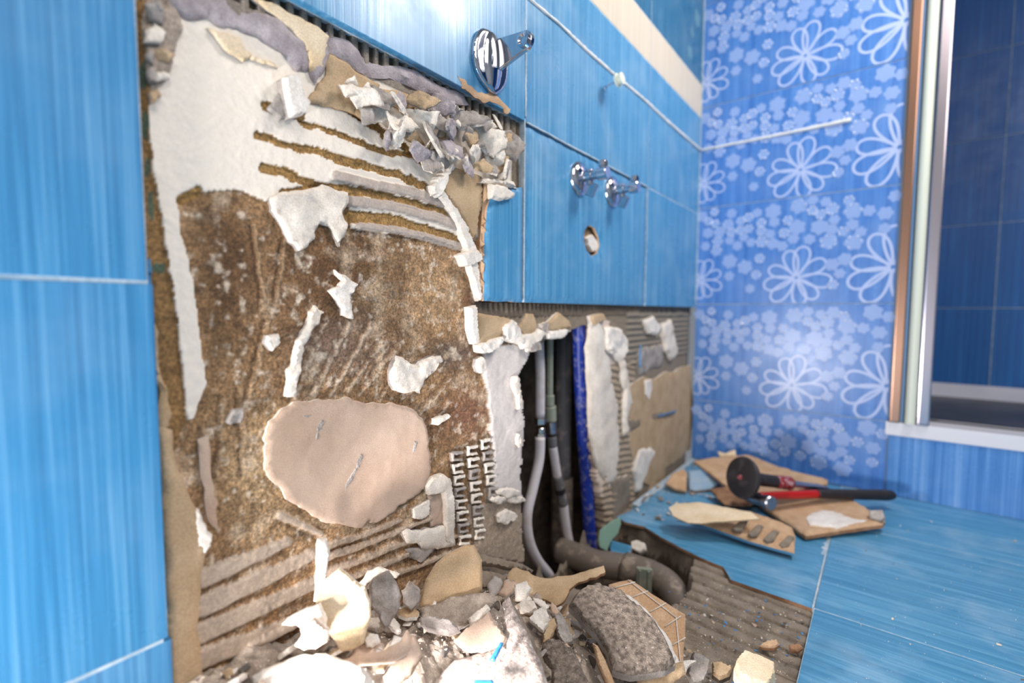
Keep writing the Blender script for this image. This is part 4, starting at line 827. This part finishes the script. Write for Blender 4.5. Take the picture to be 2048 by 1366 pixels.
# plates of the pile
pl=[('board_scrap',[(1015,1152),(1030,1132),(1062,1146),(1118,1152),(1165,1140),(1208,1133),(1211,1142),(1150,1166),(1128,1192),(1112,1207),(1085,1195),(1050,1182),(1020,1168)],(1110,1200,.055),(.1,-.35,.9),.006,[m_tan,m_terrad],'ragged tan board scrap under the pipes with pointed right end',.002,.5),
('plaster_plate',[(930,1090),(948,1090),(966,1120),(966,1182),(930,1205),(842,1215),(838,1206),(852,1160),(872,1128),(900,1105)],(900,1205,.092),(.72,-.5,.42),.007,[m_tan,m_plaster],'broad tan plate leaning on the wall, centre of the pile',.0008,.25),
('plaster_plate',[(836,1214),(900,1192),(960,1182),(988,1186),(992,1200),(962,1232),(900,1262),(858,1248)],(900,1255,.085),(.2,-.42,.88),.007,[m_dust,m_plasterd],'dusty grey plate in front of the leaning tan plate',.001,.3),
('cream_plate',[(682,1138),(700,1155),(730,1176),(740,1208),(742,1235),(728,1290),(702,1305),(683,1308),(662,1275),(650,1250),(628,1235),(632,1200),(650,1162)],(690,1300,.118),(.82,-.55,.25),.005,[m_cream,m_paper],'curved cream plate standing on its edge beside the white stick',.0008,.15),
('plaster_stick',[(634,1079),(654,1080),(659,1105),(652,1165),(640,1208),(628,1205),(631,1130)],(640,1200,.150),(.85,-.5,.1),.008,[m_paper,m_plaster],'upright white plaster stick leaning on the stained board',.001,.3),
('plaster_plate',[(560,1252),(575,1235),(600,1222),(640,1208),(652,1240),(650,1270),(640,1290),(610,1300),(590,1295),(605,1262),(590,1250)],(620,1290,.135),(.7,-.6,.4),.006,[m_plaster,m_paper],'white angular plate left of the cream plate',.002,.35),
('plaster_plate',[(598,1262),(625,1240),(655,1262),(652,1285),(630,1300),(612,1300)],(630,1300,.138),(.6,-.75,.3),.006,[m_pinkt,m_paper],'pinkish wedge of skim in front of the white angular plate',.002,.3),
('plaster_slab',[(498,1385),(503,1345),(530,1325),(565,1310),(600,1298),(650,1302),(700,1318),(738,1340),(748,1376),(740,1385)],(600,1330,.126),(.12,-.40,.9),.014,[m_paper,m_paper],'brightly lit white plaster slab in the bottom foreground',.003,.4),
('plaster_lump',[(735,1172),(750,1155),(778,1142),(795,1165),(803,1190),(802,1212),(790,1240),(768,1262),(760,1232),(740,1215)],(765,1255,.112),(.75,-.5,.4),.011,[m_plasterd,m_plaster],'grey wrinkled plaster lump right of the cream plate',.004,.5),
('torn_flap',[(716,1166),(735,1142),(760,1133),(800,1146),(790,1155),(762,1146),(742,1160),(728,1172)],(750,1165,.128),(.6,-.6,.5),.004,[m_plaster,m_paper],'thin torn white flap arching above the grey lump',.003,.4),
('plaster_chunk',[(805,1182),(822,1165),(842,1178),(840,1205),(822,1222),(808,1205)],(820,1218,.10),(.7,-.5,.4),.010,[m_plasterd,m_plaster],'crumbly grey chunk between the wrinkled lump and the tan plate',.005,.6),
('plaster_chunk',[(730,1275),(738,1266),(752,1268),(756,1280),(745,1296),(730,1295)],(740,1292,.112),(.5,-.6,.6),.009,[m_paper,m_plaster],'small white chunk at the foot of the cream plate',.002,.4),
('plaster_plate',[(655,1318),(700,1308),(760,1300),(800,1278),(812,1258),(824,1268),(822,1290),(790,1318),(740,1326),(690,1328)],(740,1320,.116),(.25,-.5,.85),.006,[m_pinkt,m_plaster],'long curved pale strip across the front of the pile',.001,.25),
('plaster_plate',[(765,1352),(780,1330),(810,1310),(825,1268),(840,1290),(842,1312),(822,1345),(790,1375),(770,1380)],(800,1350,.108),(.4,-.5,.75),.006,[m_pinkt,m_brownp],'brown-pink plate with broken end below the curved strip',.002,.3),
('plaster_lump',[(836,1232),(870,1228),(905,1240),(918,1256),(895,1264),(850,1254),(838,1244)],(880,1260,.095),(.2,-.5,.85),.010,[m_plasterd,m_plasterd],'grey oval plaster lump on the dusty plate',.002,.3),
('plaster_stick',[(934,1236),(955,1218),(974,1206),(981,1215),(962,1236),(940,1249)],(950,1240,.092),(.2,-.4,.9),.007,[m_plaster,m_plasterd],'short pale stick lying on the dusty plate',.001,.3),
('plaster_plate',[(905,1278),(940,1248),(978,1220),(990,1245),(1012,1270),(1005,1285),(960,1298),(925,1294)],(950,1295,.085),(.2,-.45,.87),.008,[m_pinkt,m_paper],'triangular pinkish plate with a white torn lower edge',.001,.3),
('mortar_slab',[(1003,1200),(1015,1190),(1026,1215),(1060,1280),(1100,1366),(1120,1440),(840,1440),(860,1366),(905,1318),(960,1302),(1005,1288),(1008,1250)],(960,1320,.078),(.12,-.42,.9),.010,[matte('pale_fibre_mortar','c9bbb2','8a7d76',200,bump=1.,speck='efe6e0'),m_adh],'wide pale fibrous slab at the bottom centre edge',.002,.3),
('adhesive_bar',[(1000,1195),(1016,1188),(1040,1225),(1075,1290),(1100,1345),(1088,1352),(1052,1290),(1020,1235)],(1050,1285,.083),(.1,-.3,.95),.010,[m_adh,m_conc],'grey adhesive bar along the edge of the fibrous slab',.001,.2),
('plaster_chunk',[(1055,1236),(1068,1220),(1090,1208),(1098,1230),(1095,1252),(1086,1264),(1066,1248)],(1080,1260,.066),(.3,-.5,.8),.010,[m_paper,m_plasterd],'white jagged chunk right of the adhesive bar',.003,.35),
('plaster_chunk',[(1035,1206),(1048,1195),(1068,1200),(1074,1216),(1060,1226),(1040,1224)],(1055,1222,.066),(.3,-.5,.8),.009,[m_plaster,m_terra],'cream lump above the white jagged chunk',.003,.35),
('plaster_chunk',[(1085,1262),(1098,1238),(1108,1232),(1115,1250),(1100,1280),(1085,1285)],(1095,1282,.058),(.3,-.4,.85),.009,[m_tan,m_terrad],'tan chunk below the white jagged chunk',.002,.3),
('plaster_chunk',[(1108,1228),(1122,1222),(1140,1250),(1150,1285),(1130,1292),(1115,1270)],(1130,1288,.055),(.4,-.4,.8),.012,[m_plasterd,m_adh],'crumbled grey chunk left of the dark mortar slab',.005,.5),
('biscuit_shard',[(1186,1284),(1196,1290),(1212,1320),(1236,1380),(1218,1380),(1196,1325)],(1210,1330,.050),(.4,-.5,.7),.007,[m_terra,m_terrad],'thin tan slat of tile beneath the dark mortar slab',.0005,.15),
('board_scrap',[(1028,1168),(1052,1160),(1062,1175),(1050,1200),(1030,1198)],(1045,1196,.068),(.3,-.5,.8),.006,[m_paper,m_plaster],'white scrap on the left end of the ragged tan board',.001,.3),
('board_scrap',[(1260,1345),(1300,1338),(1330,1328),(1365,1322),(1372,1345),(1345,1362),(1330,1380),(1290,1376)],(1310,1360,.03),(.2,-.4,.9),.005,[m_tan,m_terra],'torn tan paper scrap at the bottom edge under the mortar slab',.003,.5),
('plaster_chunk',[(1376,1345),(1388,1302),(1405,1305),(1422,1318),(1418,1345),(1405,1366),(1385,1366)],(1400,1366,.012),(.3,-.6,.7),.018,[m_plasterd,m_plasterd],'grey cracked chunk right of the orange tile',.002,.25),
('plaster_chunk',[(1424,1320),(1445,1322),(1466,1328),(1460,1348),(1440,1356),(1425,1345)],(1440,1355,.008),(.1,-.4,.9),.012,[m_tan,m_conc],'tan broken chunk between the grey chunk and the cream block',.002,.3),
('plaster_block',[(1468,1322),(1488,1297),(1520,1308),(1550,1322),(1552,1345),(1538,1368),(1505,1360),(1478,1345)],(1510,1366,.030),(.05,-.15,1),.024,[m_cream,m_paper],'cream-topped plaster block with white sides on the adhesive bed',.0008,.15),
('tile_chip',[(1518,1288),(1530,1280),(1552,1275),(1560,1286),(1550,1293),(1525,1292)],(1540,1292,.002),(.05,-.3,1),.007,[m_terra,m_terrad],'orange tile chip on the adhesive bed near the floor joint',.0003,.1),
('tile_chip',[(1578,1288),(1600,1284),(1606,1294),(1595,1302),(1580,1298)],(1590,1302,.0),(.05,-.2,1),.005,[m_terrad,m_terrad],'brown tile chip against the edge of the floor tile',.0003,.1),
('adhesive_bar',[(950,1104),(1000,1115),(1048,1128),(1070,1140),(1066,1148),(1000,1135),(952,1128)],(1000,1130,.072),(.8,-.4,.5),.014,[m_adh,m_adh],'upper grey adhesive bar along the wall foot left of the pipes',.0006,.15),
('adhesive_bar',[(958,1138),(1000,1146),(1016,1155),(1008,1172),(965,1176)],(990,1172,.062),(.8,-.4,.5),.012,[m_adh,m_plasterd],'lower grey adhesive bar behind the ragged tan board',.0008,.2),
('tile_sliver',[(978,1318),(1000,1283),(1007,1284),(988,1322)],(990,1318,.092),(.2,-.4,.9),.003,[m_bchip,m_bchip],'blue glazed tile sliver lying on the fibrous slab',.0002,.05),
('tile_sliver',[(948,1358),(985,1358),(990,1372),(948,1374)],(970,1366,.086),(.2,-.4,.9),.003,[m_bchip,m_bchip],'blue glazed tile sliver at the very bottom edge',.0002,.05),
('plaster_chunk',[(1300,1315),(1330,1300),(1352,1308),(1345,1330),(1320,1340)],(1325,1335,.045),(.2,-.4,.9),.008,[m_paper,m_plaster],'white crumb patch at the lower corner of the mortar slab',.003,.4)]
for nm,px_,bs_,n_,th,ms,lb,am,jg in pl:
    bend=None
    if nm=='cream_plate': bend=lambda v:-6.*v[:,0]**2-2*v[:,1]**2
    if 'curved' in lb and nm!='cream_plate': bend=lambda v:-4*v[:,0]**2
    deb(nm,px_,bs_,n_,th,ms,lb,amp=am,nsc=70,jag=jg,bend=bend)
# heap of fine rubble beneath the plates
def hpile(x,y):
    h=.152-.20*(y-.12)-.30*np.maximum(x-.07,0)-.0*x
    h=h-.021
    h=np.where(y<.36,h-np.maximum(x-.055,0)*1.2*np.clip((.36-y)/.1,0,1),h)
    h=np.where(y>.47,h-(y-.47)*.9,h); h=np.where(x>.17,h-(x-.17)*.9,h)
    h=np.where(y<.12,h-1.3*(.12-y),h)
    return h
def build_heap():
    xs=np.arange(-.012,.30,.003); ys=np.arange(-.02,.60,.003); XX,YY=np.meshgrid(xs,ys,indexing='ij'); x,y=XX.ravel(),YY.ravel(); N=np.c_[x,y,0*x]
    z=hpile(x,y)+fbm(N,45,5,31)*.016+np.abs(fbm(N,120,3,32))*.010-.012
    idx=np.arange(len(x)).reshape(len(xs),len(ys)); a=idx[:-1,:-1].ravel();b=idx[1:,:-1].ravel();c=idx[1:,1:].ravel();e=idx[:-1,1:].ravel()
    k=(z[a]>-.03)&~(inpoly(x,y,HOLE)[a]&(z[a]<.02)); o=from_np('rubble_heap',np.c_[x,y,z],np.c_[a,b,c,e][k],m_dust,smooth=False)
    tag(o,'heap of fine plaster and mortar rubble at the foot of the wall','rubble',kind='stuff')
build_heap()
# chunk prototypes
def chunk_mesh(seed,flat,mat):
    r=random.Random(seed); bm=bmesh.new()
    for _ in range(14): bm.verts.new((r.uniform(-1,1),r.uniform(-.75,.75),r.uniform(-1,1)*flat))
    bmesh.ops.convex_hull(bm,input=bm.verts[:]); 
    for v in [v for v in bm.verts if not v.link_faces]: bm.verts.remove(v)
    bmesh.ops.bevel(bm,geom=bm.edges[:],offset=.06,segments=1,affect='EDGES')
    me=bpy.data.meshes.new('rubble_chunk'); bm.to_mesh(me); bm.free(); me.materials.append(mat); return me
protos=[chunk_mesh(i,[.5,.22,.35][i%3],[m_plaster,m_tan,m_plasterd,m_paper,m_plaster,m_pinkt,m_mortar,m_paper,m_adh,m_plasterd,m_plaster,m_cream][i%12]) for i in range(24)]
LB={m_plaster:('white','pale plaster chunk lying loose in the rubble heap'),m_tan:('tan','tan board chip lying loose in the rubble heap'),m_plasterd:('grey','light grey plaster chunk lying loose in the rubble heap'),m_paper:('bright','bright white plaster chip lying loose in the rubble heap'),m_adh:('adh','greyish brown adhesive chunk lying loose in the rubble heap'),m_pinkt:('pink','pinkish skim chip lying loose in the rubble heap'),m_mortar:('dark','dark mortar chunk lying loose in the rubble heap'),m_cream:('cream','cream board chip lying loose in the rubble heap')}
def scatter(n,gen,smin,smax,prefix):
    for k in range(n):
        x,y,z=gen(); me=protos[random.randrange(24)]; s=random.uniform(smin,smax)
        o=bpy.data.objects.new('rubble_chunk',me); COL.objects.link(o); o.location=(x,y,z+s*.25); o.scale=(s,s,s)
        o.rotation_euler=(random.uniform(-.6,.6),random.uniform(-.6,.6),random.uniform(0,6.3))
        key,lb=LB[me.materials[0]]; tag(o,lb.replace('in the rubble heap',prefix),'chunk',key+' chunks '+prefix)
def gh():
    while True:
        x=random.uniform(.0,.25); y=random.uniform(.08,.56); z=float(hpile(np.array(x),np.array(y)))
        if z>-.01: return x+.004,y,z-.010
scatter(170,gh,.003,.010,'in the heap under the wall')
def g2():
    x=random.uniform(.01,.20); y=random.uniform(.88,1.28); return x*random.uniform(.3,1),y,.001
scatter(70,g2,.002,.009,'on the floor by the wall near the corner')
def g3():
    while True:
        x=random.uniform(.16,.335); y=random.uniform(.5,.74)
        if not inpoly(np.array([x]),np.array([y]),HOLE)[0]: return x,y,-.009
scatter(45,g3,.0015,.0045,'on the adhesive bed')
def g4(): return random.uniform(.345,.62),random.uniform(.5,1.2),.0
scatter(40,g4,.0008,.003,'on the floor tiles')
# larger thin flakes lying over one another
def flake(seed,mats):
    r=random.Random(seed); n=r.randint(5,8); pp=[(r.uniform(.6,1.2)*math.cos(6.283*i/n),r.uniform(.5,1.)*.75*math.sin(6.283*i/n)) for i in range(n)]
    o=plate('plaster_flake',[(a*.012,b*.012) for a,b in pp],Matrix.Identity(4),.0032,mats,None,jag=.5,amp=.0012,nsc=120,sp=.0018); me=o.data; bpy.data.objects.remove(o); return me
fk=[flake(50+i,[[m_plaster,m_plasterd],[m_paper,m_plaster],[m_tan,m_paper],[m_plasterd,m_plasterd],[m_pinkt,m_plaster],[m_plaster,m_plaster]][i%6]) for i in range(12)]
FL=['pale plaster flake with rough grey edge','bright white plaster flake','tan board flake with a white torn edge','light grey plaster flake','pinkish skim flake with a pale edge','off-white plaster flake']
for k in range(70):
    x,y,z=gh(); o=bpy.data.objects.new('plaster_flake',fk[k%12]); COL.objects.link(o); q=random.uniform(.6,1.5); o.scale=(q,q,q); o.location=(x+.012,y,z+.006)
    o.rotation_euler=(random.uniform(-.2,.9),random.uniform(-.3,.7),random.uniform(0,6.3)); tag(o,FL[k%6]+' among the heap under the wall','flake',FL[k%6]+'s in the heap')
# blue glaze chips
chip=[chunk_mesh(100+i,.15,m_bchip) for i in range(4)]
def chips(n,gen):
    for k in range(n):
        x,y,z=gen(); o=bpy.data.objects.new('glaze_chip',random.choice(chip)); COL.objects.link(o); s=random.uniform(.0012,.0036); o.scale=(s,s*.7,s); o.location=(x,y,z+.001); o.rotation_euler=(random.uniform(-.3,.3),random.uniform(-.3,.3),random.uniform(0,6))
        tag(o,'tiny blue glaze chip scattered on the bed where floor tiles are missing','chip','blue glaze chips')
chips(60,lambda:(random.uniform(.25,.338),random.uniform(.5,.745),-.0085)); chips(20,lambda:(random.uniform(.17,.25),random.uniform(.56,.68),-.0085)); chips(14,lambda:(random.uniform(.02,.12),random.uniform(.9,1.1),.001))
for x_,y_,z_ in ((1195,1193,.068),(1305,1277,.055)):
    o=bpy.data.objects.new('glaze_chip',chip[0]); COL.objects.link(o); o.location=at(x_,y_,2,z_); o.scale=(.0035,)*3; tag(o,'blue glaze chip on the large mortar slab','chip','blue glaze chips on the mortar slab')
# crumbs, uncountable
def crumbs():
    V=[];Fc=[]; pts=[]
    for _ in range(5200):
        q=random.random()
        if q<.45: x,y,z=gh(); z+=random.uniform(-.002,.006)
        elif q<.7: x,y,z=g2()
        elif q<.85: x,y,z=g3()
        else: x,y,z=g4()
        s=random.uniform(.0004,.0016)*(1 if q<.85 else .6)
        b=len(V)
        for _k in range(4): V.append((x+random.uniform(-s,s),y+random.uniform(-s,s),z+random.uniform(0,s*1.4)))
        Fc+=[(b,b+1,b+2),(b,b+2,b+3),(b,b+3,b+1),(b+1,b+3,b+2)]
    tag(from_np('plaster_crumbs',V,Fc,m_plaster,smooth=False),'loose plaster crumbs and dust over floor and rubble','rubble',kind='stuff')
crumbs()
